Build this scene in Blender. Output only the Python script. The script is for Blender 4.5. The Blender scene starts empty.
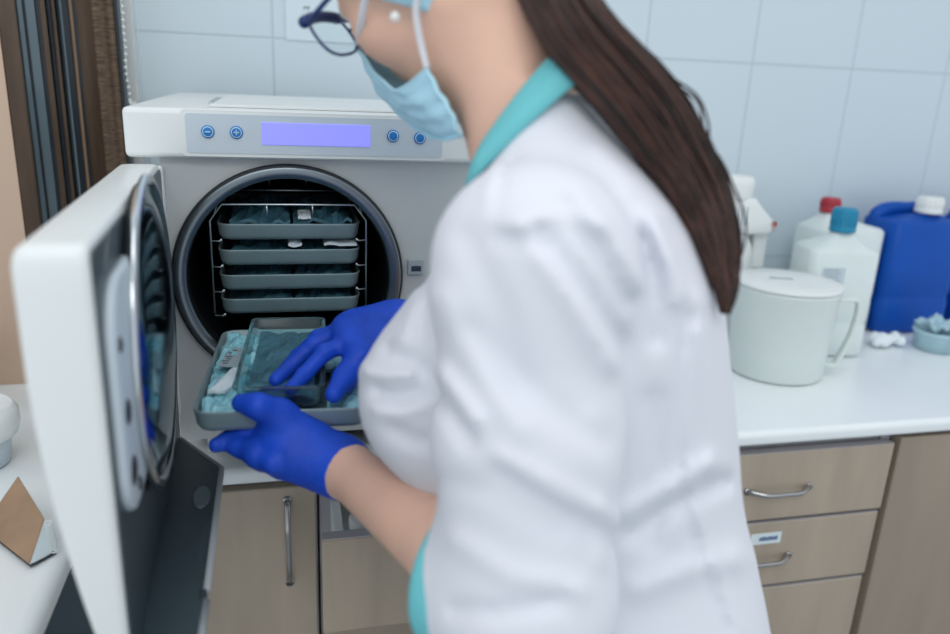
import bpy, bmesh, math, random
import numpy as np
from mathutils import Vector, Matrix
random.seed(4)
rng = np.random.default_rng(4)
ZC = 1.36                       # eye height; the coordinates below measure z from the eye
SC = bpy.context.scene
COL = SC.collection
PI = math.pi

# ------------------------------------------------------------------ materials
def mat(name, col, rough=0.5, metal=0.0, bump=0.0, bscale=200.0, var=0.0, vscale=8.0, spec=0.5,
        trans=0.0, emit=0.0, alpha=1.0, sss=0.0, coat=0.0, stretch=None, ior=1.45, sheen=0.0):
    m = bpy.data.materials.new(name); m.use_nodes = True
    nt = m.node_tree; b = nt.nodes['Principled BSDF']
    c = (*col, 1)
    b.inputs['Base Color'].default_value = c
    b.inputs['Roughness'].default_value = rough
    b.inputs['Metallic'].default_value = metal
    b.inputs['Specular IOR Level'].default_value = spec
    b.inputs['Transmission Weight'].default_value = trans
    b.inputs['Alpha'].default_value = alpha
    b.inputs['IOR'].default_value = ior
    b.inputs['Coat Weight'].default_value = coat
    b.inputs['Sheen Weight'].default_value = sheen
    if sss:
        b.inputs['Subsurface Weight'].default_value = sss
        b.inputs['Subsurface Radius'].default_value = (0.012, 0.005, 0.003)
        b.inputs['Subsurface Scale'].default_value = 0.6
    if emit:
        b.inputs['Emission Color'].default_value = c
        b.inputs['Emission Strength'].default_value = emit
    if var or bump:
        tc = nt.nodes.new('ShaderNodeTexCoord')
        mp = nt.nodes.new('ShaderNodeMapping')
        nt.links.new(tc.outputs['Object'], mp.inputs['Vector'])
        if stretch: mp.inputs['Scale'].default_value = stretch
    if var:
        n = nt.nodes.new('ShaderNodeTexNoise'); n.inputs['Scale'].default_value = vscale
        n.inputs['Detail'].default_value = 4
        nt.links.new(mp.outputs['Vector'], n.inputs['Vector'])
        r = nt.nodes.new('ShaderNodeValToRGB')
        r.color_ramp.elements[0].position = 0.3; r.color_ramp.elements[1].position = 0.7
        r.color_ramp.elements[0].color = (*[max(0, x*(1-var)) for x in col], 1)
        r.color_ramp.elements[1].color = (*[min(1, x*(1+var)) for x in col], 1)
        nt.links.new(n.outputs['Fac'], r.inputs['Fac'])
        nt.links.new(r.outputs['Color'], b.inputs['Base Color'])
    if bump:
        n2 = nt.nodes.new('ShaderNodeTexNoise'); n2.inputs['Scale'].default_value = bscale
        n2.inputs['Detail'].default_value = 3
        nt.links.new(mp.outputs['Vector'], n2.inputs['Vector'])
        bp = nt.nodes.new('ShaderNodeBump'); bp.inputs['Strength'].default_value = bump
        bp.inputs['Distance'].default_value = 0.002
        nt.links.new(n2.outputs['Fac'], bp.inputs['Height'])
        nt.links.new(bp.outputs['Normal'], b.inputs['Normal'])
    return m

def tile_mat():
    m = mat('glazed_tile', (0.6, 0.72, 0.78), 0.25)
    nt = m.node_tree; b = nt.nodes['Principled BSDF']
    tc = nt.nodes.new('ShaderNodeTexCoord'); mp = nt.nodes.new('ShaderNodeMapping')
    mp.inputs['Rotation'].default_value = (PI/2, 0, 0)
    nt.links.new(tc.outputs['Object'], mp.inputs['Vector'])
    sp = nt.nodes.new('ShaderNodeSeparateXYZ'); nt.links.new(tc.outputs['Object'], sp.inputs['Vector'])
    def M_(op, x, y=None):
        n = nt.nodes.new('ShaderNodeMath'); n.operation = op
        for k, v in enumerate((x, y)):
            if v is None: continue
            if isinstance(v, (int, float)): n.inputs[k].default_value = v
            else: nt.links.new(v, n.inputs[k])
        return n.outputs[0]
    def line(sock, size, off):
        f = M_('FRACT', M_('ADD', M_('DIVIDE', M_('SUBTRACT', sock, off), size), 0.5+40))
        d = M_('MULTIPLY', M_('ABSOLUTE', M_('SUBTRACT', f, 0.5)), size)
        mr = nt.nodes.new('ShaderNodeMapRange'); mr.inputs['From Min'].default_value = 0.0008; mr.inputs['From Max'].default_value = 0.0026
        mr.inputs['To Min'].default_value = 1; mr.inputs['To Max'].default_value = 0
        nt.links.new(d, mr.inputs['Value']); return mr.outputs['Result']
    g = M_('MAXIMUM', line(sp.outputs['X'], 0.2465, 0.0), line(sp.outputs['Z'], 0.42, 0.0))
    mxn = nt.nodes.new('ShaderNodeMix'); mxn.data_type = 'RGBA'
    mxn.inputs['A'].default_value = (0.60, 0.695, 0.745, 1); mxn.inputs['B'].default_value = (0.47, 0.56, 0.61, 1)
    nt.links.new(g, mxn.inputs['Factor']); nt.links.new(mxn.outputs['Result'], b.inputs['Base Color'])
    bp = nt.nodes.new('ShaderNodeBump'); bp.invert = True
    bp.inputs['Strength'].default_value = 0.4; bp.inputs['Distance'].default_value = 0.002
    nt.links.new(g, bp.inputs['Height'])
    nt.links.new(bp.outputs['Normal'], b.inputs['Normal'])
    return m

def weave_mat(name, c1, c2):
    m = mat(name, c1, 0.9)
    nt = m.node_tree; b = nt.nodes['Principled BSDF']
    tc = nt.nodes.new('ShaderNodeTexCoord'); mp = nt.nodes.new('ShaderNodeMapping')
    mp.inputs['Scale'].default_value = (60, 60, 700)
    nt.links.new(tc.outputs['Object'], mp.inputs['Vector'])
    n = nt.nodes.new('ShaderNodeTexNoise'); n.inputs['Scale'].default_value = 1.0; n.inputs['Detail'].default_value = 2
    nt.links.new(mp.outputs['Vector'], n.inputs['Vector'])
    r = nt.nodes.new('ShaderNodeValToRGB')
    r.color_ramp.elements[0].position = 0.35; r.color_ramp.elements[1].position = 0.65
    r.color_ramp.elements[0].color = (*c1, 1); r.color_ramp.elements[1].color = (*c2, 1)
    nt.links.new(n.outputs['Fac'], r.inputs['Fac']); nt.links.new(r.outputs['Color'], b.inputs['Base Color'])
    bp = nt.nodes.new('ShaderNodeBump'); bp.inputs['Strength'].default_value = 0.6; bp.inputs['Distance'].default_value = 0.002
    nt.links.new(n.outputs['Fac'], bp.inputs['Height']); nt.links.new(bp.outputs['Normal'], b.inputs['Normal'])
    return m

M = dict(
 tile=tile_mat(),
 beige=mat('beige_paint', (0.56, 0.41, 0.31), 0.8, bump=0.1),
 floor=mat('grey_floor', (0.30, 0.34, 0.36), 0.5, var=0.15, vscale=5),
 counter=mat('white_laminate', (0.83, 0.87, 0.88), 0.3, bump=0.03, bscale=300, var=0.02),
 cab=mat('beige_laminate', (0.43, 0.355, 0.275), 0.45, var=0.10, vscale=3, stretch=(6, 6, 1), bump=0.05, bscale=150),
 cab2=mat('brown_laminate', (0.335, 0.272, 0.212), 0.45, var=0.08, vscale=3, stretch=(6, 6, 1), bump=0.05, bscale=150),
 cabedge=mat('grey_edge_band', (0.40, 0.385, 0.40), 0.45, var=0.03),
 cabin=mat('carcass_board', (0.48, 0.47, 0.49), 0.6, var=0.05),
 nickel=mat('satin_nickel', (0.42, 0.42, 0.42), 0.28, 1.0, var=0.05),
 whitepl=mat('white_plastic', (0.77, 0.80, 0.79), 0.35, bump=0.04, bscale=500, var=0.015),
 panelgrey=mat('pale_grey_panel', (0.56, 0.64, 0.69), 0.35, var=0.02),
 bodyg=mat('light_grey_enamel', (0.56, 0.59, 0.59), 0.4, bump=0.06, bscale=700, var=0.02),
 darkpl=mat('dark_blue_grey_plastic', (0.042, 0.062, 0.075), 0.38, var=0.06, coat=0.1),
 darkedge=mat('grey_plastic_edge', (0.36, 0.40, 0.42), 0.4, var=0.04),
 greypl=mat('mid_grey_plastic', (0.36, 0.43, 0.46), 0.45, var=0.04),
 rubber=mat('black_rubber', (0.012, 0.016, 0.02), 0.5, var=0.1),
 chrome=mat('chrome', (0.68, 0.71, 0.73), 0.15, 1.0, var=0.03),
 ringm=mat('brushed_steel_ring', (0.25, 0.285, 0.31), 0.33, 1.0, var=0.05, vscale=20),
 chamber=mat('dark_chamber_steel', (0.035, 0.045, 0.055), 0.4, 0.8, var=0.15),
 disc=mat('polished_dark_steel', (0.16, 0.27, 0.33), 0.13, 1.0, var=0.06),
 traym=mat('dull_aluminium', (0.25, 0.335, 0.355), 0.48, 0.35, var=0.06, vscale=15, bump=0.05, bscale=400),
 wire=mat('rack_wire', (0.50, 0.54, 0.55), 0.3, 1.0, var=0.04),
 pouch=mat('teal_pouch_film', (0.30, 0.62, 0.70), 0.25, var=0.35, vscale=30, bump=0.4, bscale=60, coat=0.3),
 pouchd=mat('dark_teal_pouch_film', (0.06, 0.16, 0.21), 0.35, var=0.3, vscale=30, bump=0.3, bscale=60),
 paper=mat('white_paper', (0.72, 0.80, 0.83), 0.7, var=0.04, bump=0.1),
 ink=mat('dark_ink', (0.04, 0.05, 0.08), 0.7, var=0.1),
 blueink=mat('blue_ink', (0.05, 0.13, 0.30), 0.7, var=0.1),
 glass=mat('tinted_clear_plastic', (0.62, 0.86, 0.90), 0.06, trans=0.96, ior=1.3, var=0.02),
 btn=mat('blue_button', (0.015, 0.20, 0.55), 0.35, var=0.03),
 btnw=mat('pale_button_ring', (0.55, 0.75, 0.86), 0.4, var=0.02),
 lcd=mat('lit_violet_screen', (0.25, 0.26, 0.93), 0.3, emit=0.62, var=0.01),
 brownf=mat('brown_wood_frame', (0.085, 0.055, 0.036), 0.45, var=0.25, vscale=10, stretch=(6, 6, 0.6)),
 darkf=mat('dark_frame', (0.016, 0.024, 0.032), 0.35, var=0.1),
 pane=mat('blue_grey_pane', (0.12, 0.165, 0.19), 0.2, spec=0.6, var=0.08),
 blind=weave_mat('woven_brown_blind', (0.075, 0.05, 0.034), (0.20, 0.14, 0.095)),
 bead=mat('white_bead', (0.75, 0.8, 0.8), 0.3, var=0.02),
 kraft=mat('kraft_card', (0.33, 0.215, 0.135), 0.8, var=0.15, vscale=25, bump=0.15),
 blackcard=mat('black_card', (0.02, 0.02, 0.025), 0.6, var=0.1),
 bluecan=mat('blue_hdpe', (0.002, 0.075, 0.40), 0.45, spec=0.3, var=0.08, vscale=12, bump=0.05, bscale=90),
 milk=mat('milky_hdpe', (0.70, 0.77, 0.76), 0.4, var=0.03, vscale=12, bump=0.04, bscale=90, sss=0.1),
 teal=mat('teal_cap', (0.008, 0.23, 0.40), 0.4, var=0.05),
 red=mat('red_cap', (0.40, 0.03, 0.05), 0.4, var=0.05),
 palebl=mat('pale_blue_plastic', (0.40, 0.58, 0.65), 0.4, var=0.1, vscale=40, bump=0.4, bscale=80),
 cotton=mat('cotton_wool', (0.82, 0.87, 0.9), 0.95, bump=0.6, bscale=120, var=0.03),
 skin=mat('skin', (0.80, 0.50, 0.375), 0.5, sss=0.2, var=0.06, vscale=14, bump=0.1, bscale=350),
 coat=mat('white_cotton', (0.72, 0.735, 0.79), 0.85, var=0.012, vscale=6, bump=0.12, bscale=900, sheen=0.1),
 teal_trim=mat('turquoise_trim', (0.16, 0.56, 0.60), 0.7, var=0.06, bump=0.15, bscale=500),
 maskm=mat('blue_mask_fabric', (0.50, 0.80, 0.93), 0.8, var=0.05, vscale=30, bump=0.15, bscale=500),
 strap=mat('white_elastic', (0.78, 0.80, 0.84), 0.8, var=0.02),
 glove=mat('blue_nitrile', (0.010, 0.070, 0.56), 0.5, spec=0.35, var=0.14, vscale=35, bump=0.3, bscale=170),
 hair=mat('dark_brown_hair', (0.024, 0.012, 0.009), 0.42, var=0.4, vscale=40),
 hair2=mat('brown_hair_strands', (0.075, 0.030, 0.019), 0.40, var=0.3, vscale=40),
 specs=mat('navy_glasses_frame', (0.012, 0.035, 0.15), 0.3, var=0.1),
 lens=mat('clear_lens', (0.9, 0.95, 0.95), 0.03, trans=1.0, ior=1.1, var=0.01),
 pearl=mat('pearl', (0.85, 0.82, 0.78), 0.25, coat=0.4, var=0.02),
 eye=mat('eye_white', (0.8, 0.8, 0.8), 0.2, var=0.02),
 milk2=mat('translucent_jug_plastic', (0.70, 0.76, 0.74), 0.35, var=0.02, bump=0.03, bscale=60, sss=0.15),
 red2=mat('brick_red_dot', (0.45, 0.09, 0.05), 0.4, var=0.05),
 tealhose=mat('dark_teal_hose', (0.03, 0.16, 0.19), 0.4, var=0.05),
 tile_plain=mat('pale_paper', (0.64, 0.74, 0.79), 0.6, var=0.01),
 greydk=mat('recess_grey', (0.13, 0.17, 0.19), 0.5, var=0.05),
 trouser=mat('pale_trousers', (0.62, 0.68, 0.72), 0.85, var=0.03),
 shoe=mat('white_clog', (0.7, 0.72, 0.74), 0.5, var=0.02),
)

# ------------------------------------------------------------------ mesh helpers
class MB:
    def __init__(s): s.v = []; s.f = []; s.smooth = []; s.mi = []
    def add(s, vs, fs, smooth=True, mi=0):
        o = len(s.v); s.v += [tuple(map(float, p)) for p in vs]
        for f in fs:
            s.f.append([o+i for i in f]); s.smooth.append(smooth); s.mi.append(mi)
        return s
    def box(s, x0, x1, y0, y1, z0, z1, bev=0.0, seg=2, mx=None, mi=0):
        bm = bmesh.new(); bmesh.ops.create_cube(bm, size=1.0)
        for v in bm.verts:
            v.co = Vector(((x0+x1)/2+v.co.x*(x1-x0), (y0+y1)/2+v.co.y*(y1-y0), (z0+z1)/2+v.co.z*(z1-z0)))
        if bev: bmesh.ops.bevel(bm, geom=bm.edges[:], offset=bev, segments=seg, profile=0.5, affect='EDGES')
        if mx is not None:
            for v in bm.verts: v.co = mx @ v.co
        bm.verts.index_update()
        s.add([v.co for v in bm.verts], [[v.index for v in f.verts] for f in bm.faces], False, mi); bm.free()
        return s
    def loft(s, rings, cap0=True, cap1=True, closed=True, smooth=True, mi=0):
        n = len(rings[0]); vs = [p for r in rings for p in r]; fs = []
        for i in range(len(rings)-1):
            for j in range(n if closed else n-1):
                k = (j+1) % n
                fs.append([i*n+j, i*n+k, (i+1)*n+k, (i+1)*n+j])
        if cap0: fs.append(list(range(n))[::-1])
        if cap1: fs.append([(len(rings)-1)*n+j for j in range(n)])
        return s.add(vs, fs, smooth, mi)
    def tube(s, pts, rad, n=8, caps=True, mi=0, flat=1.0):
        pts = [Vector(p) for p in pts]
        if not hasattr(rad, '__len__'): rad = [rad]*len(pts)
        rings = []; prev = None
        for i, p in enumerate(pts):
            t = (pts[min(i+1, len(pts)-1)]-pts[max(i-1, 0)])
            if t.length < 1e-9: t = Vector((0, 0, 1))
            t.normalize()
            if prev is None:
                a = Vector((0, 0, 1)) if abs(t.z) < 0.9 else Vector((1, 0, 0))
                nrm = t.cross(a).normalized()
            else:
                nrm = (prev - t*prev.dot(t)).normalized()
            prev = nrm; bi = t.cross(nrm)
            rings.append([p+nrm*(rad[i]*math.cos(q*2*PI/n))+bi*(rad[i]*flat*math.sin(q*2*PI/n)) for q in range(n)])
        return s.loft(rings, caps, caps, mi=mi)
    def lathe(s, prof, c, axis='z', n=48, cap0=False, cap1=False, smooth=True, mi=0, mx=None):
        rings = []
        for r, h in prof:
            ring = []
            for q in range(n):
                a = q*2*PI/n; u, w = r*math.cos(a), r*math.sin(a)
                if axis == 'z': p = (c[0]+u, c[1]+w, c[2]+h)
                elif axis == 'y': p = (c[0]+u, c[1]+h, c[2]+w)
                else: p = (c[0]+h, c[1]+u, c[2]+w)
                ring.append(Vector(p) if mx is None else mx @ Vector(p))
            rings.append(ring)
        return s.loft(rings, cap0, cap1, smooth=smooth, mi=mi)
    def sphere(s, c, r, n=12, m=8, mi=0):
        prof = [(max(1e-5, r*math.sin(i*PI/m)), -r*math.cos(i*PI/m)) for i in range(m+1)]
        return s.lathe(prof, c, 'z', n, True, True, mi=mi)

def rrect(x0, x1, y0, y1, r, n=5):
    pts = []
    for cx, cy, a0 in ((x1-r, y1-r, 0), (x0+r, y1-r, 90), (x0+r, y0+r, 180), (x1-r, y0+r, 270)):
        for i in range(n+1):
            a = math.radians(a0+90*i/n); pts.append((cx+r*math.cos(a), cy+r*math.sin(a)))
    return pts

def spline(pts, n=8):
    P = [np.array(p, float) for p in pts]
    if len(P) == 2: return [tuple(P[0]+(P[1]-P[0])*i/n) for i in range(n+1)]
    out = []
    for i in range(len(P)-1):
        a, b, c, d = P[max(i-1, 0)], P[i], P[i+1], P[min(i+2, len(P)-1)]
        for k in range(n):
            t = k/n
            out.append(tuple(0.5*(2*b+(c-a)*t+(2*a-5*b+4*c-d)*t*t+(3*b-a-3*c+d)*t**3)))
    out.append(tuple(P[-1])); return out

def wloc(o):
    l = Vector((0, 0, 0))
    while o is not None: l += o.location; o = o.parent
    return l

def obj(name, mb, m, parent=None, fixn=True, base=None):
    me = bpy.data.meshes.new(name)
    if parent is not None: off = wloc(parent)
    elif base is not None: off = Vector((base[0], base[1], base[2]+ZC))
    else: off = Vector((0, 0, 0))
    vs = [(x-off.x, y-off.y, z+ZC-off.z) for x, y, z in mb.v]
    me.from_pydata(vs, [], mb.f); me.update()
    if fixn:
        bm = bmesh.new(); bm.from_mesh(me); bmesh.ops.recalc_face_normals(bm, faces=bm.faces[:]); bm.to_mesh(me); bm.free()
    me.polygons.foreach_set('use_smooth', mb.smooth)
    for mm in (m if isinstance(m, (list, tuple)) else [m]): me.materials.append(mm)
    me.polygons.foreach_set('material_index', mb.mi)
    o = bpy.data.objects.new(name, me); COL.objects.link(o); o.parent = parent
    if parent is None and base is not None: o.location = off
    return o

def tag(o, label, cat, group=None):
    o['label'] = label; o['category'] = cat
    if group: o['group'] = group
    return o
def thing(name, loc, label, cat, group=None):
    o = bpy.data.objects.new(name, None); COL.objects.link(o); o.empty_display_size = 0.05
    o.location = (loc[0], loc[1], loc[2]+ZC)
    return tag(o, label, cat, group)
def struct(name, mb, m, base=None):
    o = obj(name, mb, m, base=base); o['kind'] = 'structure'; return o
def part(name, mb, m, parent, label=None):
    o = obj(name, mb, m, parent)
    if label: o['label'] = label
    return o

# ------------------------------------------------------------------ camera
def look(yaw, pitch, roll):
    y, p, r = (math.radians(a) for a in (yaw, pitch, roll))
    fh = Vector((math.sin(y), math.cos(y), 0)); up = Vector((0, 0, 1))
    f = fh*math.cos(p)-up*math.sin(p); u = fh*math.sin(p)+up*math.cos(p); R = Vector((math.cos(y), -math.sin(y), 0))
    R2 = R*math.cos(r)+u*math.sin(r); u2 = u*math.cos(r)-R*math.sin(r)
    return R2, u2, f
CR, CU, CF = look(14.2, 17.2, 2.6)
cam = bpy.data.cameras.new('camera'); cam.sensor_width = 36; cam.lens = 782/950*36
cam.clip_start = 0.02
cam.dof.use_dof = True; cam.dof.focus_distance = 0.97; cam.dof.aperture_fstop = 2.4
co = bpy.data.objects.new('camera', cam); COL.objects.link(co)
mx = Matrix.Identity(4)
for i in range(3): mx[i][0] = CR[i]; mx[i][1] = CU[i]; mx[i][2] = -CF[i]
mx[2][3] = ZC
co.matrix_world = mx; SC.camera = co
# ------------------------------------------------------------------ the room
FL = -1.36
YW = 1.56
m = MB(); m.box(-1.6, 2.6, -1.6, YW+0.1, FL-0.1, FL); struct('floor', m, M['floor'])
m = MB(); m.box(-0.39, 2.45, YW, YW+0.08, FL, 1.3)
w = struct('wall_back', m, M['tile'], base=(-0.010, YW, 0.0475))
m = MB(); m.box(-1.0, -0.3835, 1.30, YW+0.08, FL, 1.3); struct('wall_left', m, M['beige'])
m = MB(); m.box(-0.30, -0.244, 1.535, YW+0.08, FL, 1.3); struct('trim_1', m, M['whitepl'])

m = MB(); m.box(-0.60, -0.2005, 0.972, 0.99, FL, -0.532); struct('corner_shade_filler', m, M['darkpl'])  # corner filler board; the shade below the worktop is put into its dark colour
# window: brown frame, blue grey pane, dark inner profiles, running back from the beige wall corner to the tiles
M['brownw'] = mat('light_wood_bead', (0.24, 0.15, 0.09), 0.5, var=0.15)
win = bpy.data.objects.new('window_1', None); COL.objects.link(win); win['kind'] = 'structure'
win.location = (-0.35, 1.42, ZC-0.5)
def slab(m, xa, ya, xb, yb, t, z0, z1, bev=0.003):
    """upright board from (xa,ya) to (xb,yb), t thick to the back"""
    d = Vector((xb-xa, yb-ya, 0)); L = d.length; a = math.atan2(d.y, d.x)
    mx = Matrix.Translation((xa, ya, 0)) @ Matrix.Rotation(a, 4, 'Z')
    m.box(0, L, 0, t, z0, z1, bev, 1, mx); return m
m = MB(); slab(m, -0.3833, 1.30, -0.361, 1.31, 0.05, -0.503, 1.2); part('frame', m, M['brownf'], win)
m = MB(); slab(m, -0.370, 1.350, -0.345, 1.380, 0.01, -0.503, 1.2, 0.001); part('pane', m, M['pane'], win)
m = MB(); slab(m, -0.3637, 1.355, -0.3608, 1.357, 0.004, -0.503, 1.2, 0.0005)
part('glazing_bead', m, M['darkf'], win)
for k, (xa, xb, mm, dy) in enumerate(((-0.3515, -0.3455, 'darkf', 0), (-0.346, -0.339, 'brownf', -0.002), (-0.339, -0.332, 'darkf', 0.006),
                                      (-0.3325, -0.3285, 'brownf', 0.0), (-0.329, -0.307, 'darkf', 0.012), (-0.3235, -0.3215, 'pane', 0.004), (-0.3125, -0.3095, 'brownw', 0.006))):
    m = MB(); slab(m, xa, 1.375+0.9*(xa+0.346)+dy, xb, 1.375+0.9*(xb+0.346)+dy, 0.03, -0.503, 1.2, 0.0015)
    part('stile', m, M[mm], win)

# brown woven blind, its folded stack, and the bead chain
bl = thing('window_blind', (-0.28, 1.45, -0.5), 'brown woven window blind hanging beside the white bead chain', 'blind')
m = MB(); slab(m, -0.3120, 1.425, -0.2905, 1.462, 0.006, -0.502, 1.2, 0.002); part('side_panel', m, M['brownf'], bl)
ring = []
m = MB()
xs = np.linspace(-0.294, -0.2575, 15); rows = []
for z in np.linspace(-0.502, 1.2, 60):
    rows.append([(x, 1.462+0.004*math.sin((x+0.283)*260), z) for x in xs] + [(x, 1.470+0.004*math.sin((x+0.283)*260), z) for x in xs[::-1]])
m.loft(rows); part('fabric', m, M['blind'], bl)
m = MB(); m.box(-0.2575, -0.2525, 1.458, 1.49, -0.502, 1.2, 0.001); part('edge_strip', m, M['darkf'], bl)
m = MB()
z = 0.9; k = 0
while z > -0.068:
    x = -0.2455+0.0008*math.sin(z*97)+0.0015*math.sin(z*31)+0.003*max(0, -z)/0.07; m.sphere((x, 1.452, z), 0.0027, 8, 6); z -= 0.0105
m.tube([(-0.2455, 1.452, 0.9), (-0.2455, 1.452, 0), (-0.2425, 1.452, -0.07)], 0.0006, 5)
for z in (-0.070, -0.074, -0.071):
    m.sphere((-0.2425+0.003*k, 1.452, z), 0.0030, 8, 6); k += 1
ch = obj('bead_chain', m, M['bead'], base=(-0.2455, 1.452, -0.07)); tag(ch, 'white bead pull chain hanging in front of the tiled wall', 'chain')
m = MB(); m.tube([(-0.2385, 1.5545, 0.9), (-0.2385, 1.5545, 0.05), (-0.235, 1.5535, -0.3)], 0.0009, 6)
cd = obj('blind_cord', m, M['bead'], base=(-0.2245, 1.5545, -0.3)); tag(cd, 'thin pale cord hanging straight down the wall right of the bead chain', 'cord')

# paper notice on the tiles, top left behind the glasses
nt_ = thing('paper_notice', (0.07, YW-0.001, 0.05), 'pale paper notice on the tiled wall behind the glasses', 'notice')
m = MB(); m.box(0.014, 0.150, YW-0.0025, YW-0.0002, 0.046, 0.25, 0.0); part('sheet', m, M['tile_plain'] if 'tile_plain' in M else M['panelgrey'], nt_)
m = MB()
for k, (x0, x1, z0, z1) in enumerate(((0.047, 0.0485, 0.099, 0.105), (0.0485, 0.0515, 0.1037, 0.105), (0.0535, 0.0550, 0.099, 0.105), (0.0525, 0.0575, 0.1037, 0.105))):
    m.box(x0, x1, YW-0.0031, YW-0.0026, z0, z1)
part('printed_text', m, M['ink'], nt_)

# ------------------------------------------------------------------ worktop and cabinets
CT = -0.505
m = MB()
def edge_prof(y0, y1, top, th, r):          # bullnosed slab section in (y,z)
    pts = [(y1, top)]
    for i in range(7):
        a = math.radians(90+90*i/6); pts.append((y0+r+r*math.cos(a), top-r+r*math.sin(a)))
    for i in range(4):
        a = math.radians(180+90*i/3); pts.append((y0+0.006+0.006*math.cos(a), top-th+0.006+0.006*math.sin(a)))
    pts.append((y1, top-th)); return pts
pr = edge_prof(0.956, YW, CT, 0.023, 0.010)
m.loft([[(x, y, z) for y, z in pr] for x in (-0.382, 2.2)], smooth=False)
pr = edge_prof(0.956, 1.299, CT, 0.023, 0.010)
m.loft([[(x, y, z) for y, z in pr] for x in (-0.95, -0.382)], smooth=False)
pr = edge_prof(0.235, 0.95, CT, 0.030, 0.014)
m.loft([[(-a, y, z) for a, z in pr] for y in (0.0, 0.9655)], smooth=False)
ct = obj('worktop', m, M['counter'], base=(0.6, 1.25, CT-0.03)); tag(ct, 'white laminate worktop carrying the steriliser and plastic canisters', 'worktop')

def bow_handle(name, a, b, out, parent, rad=0.0034, bulge=0.02):
    """slender bow handle from a to b standing out towards -y"""
    a = Vector(a); b = Vector(b); pts = []
    for i in range(17):
        t = i/16; p = a.lerp(b, t); o = bulge*min(1, 4*t*(1-t)*1.3); p.y -= o; pts.append(p)
    rr = [rad*(1.35-0.35*math.sin(PI*i/16)) for i in range(17)]
    mb = MB().tube(pts, rr, 10)
    for q in (a, b): mb.lathe([(0.006, -0.003), (0.0062, -0.001), (0.0055, 0.001)], q, 'y', 14, True, True)
    return part(name, mb, M['nickel'], parent)

def carcass(t, x0, x1, hole=True):
    mb = MB()
    mb.box(x0, x0+0.016, 0.984, 1.54, FL+0.1, -0.537, 0.001, 1); mb.box(x1-0.016, x1, 0.984, 1.54, FL+0.1, -0.537, 0.001, 1)
    mb.box(x0+0.016, x1-0.016, 0.99, 1.54, FL+0.1, FL+0.118); mb.box(x0+0.016, x1-0.016, 1.53, 1.54, FL+0.118, -0.537)
    mb.box(x0+0.016, x1-0.016, 0.99, 1.05, -0.552, -0.537)
    mb.box(x0, x1, 1.03, 1.05, FL, FL+0.1)
    return part('carcass', mb, M['cabin'], t)
cb = thing('base_cabinet', (-0.1, 1.25, FL), 'beige cabinet with tall bow handle under the steriliser', 'cabinet')
carcass(cb, -0.200, 0.034)
m = MB(); m.box(-0.198, 0.0315, 0.965, 0.983, FL+0.1, -0.541, 0.0015, 1); dd = part('door', m, M['cab'], cb)
bow_handle('door_handle', (-0.006, 0.965, -0.560), (-0.006, 0.965, -0.689), 1, dd)

dc = thing('drawer_cabinet', (0.3, 1.25, FL), 'beige drawer cabinet with its top drawer pulled open, behind the forearm', 'cabinet')
carcass(dc, 0.037, 0.550)
def drawer(t, x0, x1, yf, z0, z1, hx, handle=True, depth=0.45, sticker=False):
    mb = MB(); mb.box(x0, x1, yf, yf+0.018, z0, z1, 0.0015, 1)
    d = part('drawer', mb, M['cab'], t)
    mb = MB(); zt = z1-0.025; zb = z0+0.02
    mb.box(x0+0.018, x0+0.030, yf+0.018, yf+depth, zb, zt, 0.001, 1); mb.box(x1-0.030, x1-0.018, yf+0.018, yf+depth, zb, zt, 0.001, 1)
    mb.box(x0+0.030, x1-0.030, yf+0.018, yf+depth, zb, zb+0.006); mb.box(x0+0.030, x1-0.030, yf+depth-0.012, yf+depth, zb+0.006, zt)
    part('drawer_box', mb, M['whitepl'], d, 'white drawer box')
    mb = MB(); mb.box(x0+0.0005, x1-0.0005, yf+0.001, yf+0.017, z1, z1+0.0012); part('edge_band', mb, M['cabedge'], d)
    if handle: bow_handle('drawer_handle', (hx-0.056, yf, (z0+z1)/2-0.004), (hx+0.056, yf, (z0+z1)/2-0.004), 1, d)
    return d
drawer(dc, 0.034, 0.546, 0.832, -0.676, -0.5425, 0.36)
for z1, z0 in ((-0.680, -0.805), (-0.809, -1.03), (-1.034, FL+0.1)):
    drawer(dc, 0.040, 0.546, 0.965, z0, z1, 0.36)
jr = thing('small_jar', (0.092, 0.90, -0.655), 'small dark olive jar with white lid inside the open drawer', 'jar')
m = MB(); m.lathe([(0.0185, 0.0005), (0.020, 0.003), (0.020, 0.060), (0.018, 0.066)], (0.0925, 0.90, -0.650), 'z', 32, True, True); part('jar_body', m, mat('olive_glass', (0.05, 0.055, 0.012), 0.25, var=0.1), jr)
m = MB(); m.lathe([(0.021, 0.066), (0.0215, 0.068), (0.0215, 0.092), (0.019, 0.095)], (0.0925, 0.90, -0.650), 'z', 32, True, True); part('lid', m, M['whitepl'], jr)

d3 = thing('drawer_cabinet', (0.76, 1.25, FL), 'beige three-drawer cabinet right of the white coat', 'cabinet')
carcass(d3, 0.553, 0.968)
drawer(d3, 0.556, 0.9635, 0.965, -0.667, -0.5475, 0.757)
dr2 = drawer(d3, 0.556, 0.960, 0.965, -0.794, -0.6735, 0.742)
drawer(d3, 0.556, 0.957, 0.965, -1.03, -0.800, 0.742)
drawer(d3, 0.556, 0.957, 0.965, FL+0.1, -1.034, 0.742)
st = MB(); st.box(0.722, 0.778, 0.9640, 0.9650, -0.712, -0.692); sk = part('label_sticker', st, M['paper'], dr2, 'white sticker with blue print')
st = MB()
for k in range(9): st.box(0.738+0.0038*k, 0.7405+0.0038*k, 0.9634, 0.9639, -0.7055, -0.6990+0.0006*(k % 3))
part('printed_text', st, M['blueink'], sk)
c4 = thing('base_cabinet', (1.25, 1.25, FL), 'plain brownish cabinet front at the far right below the worktop', 'cabinet')
carcass(c4, 0.972, 1.60)
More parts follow.
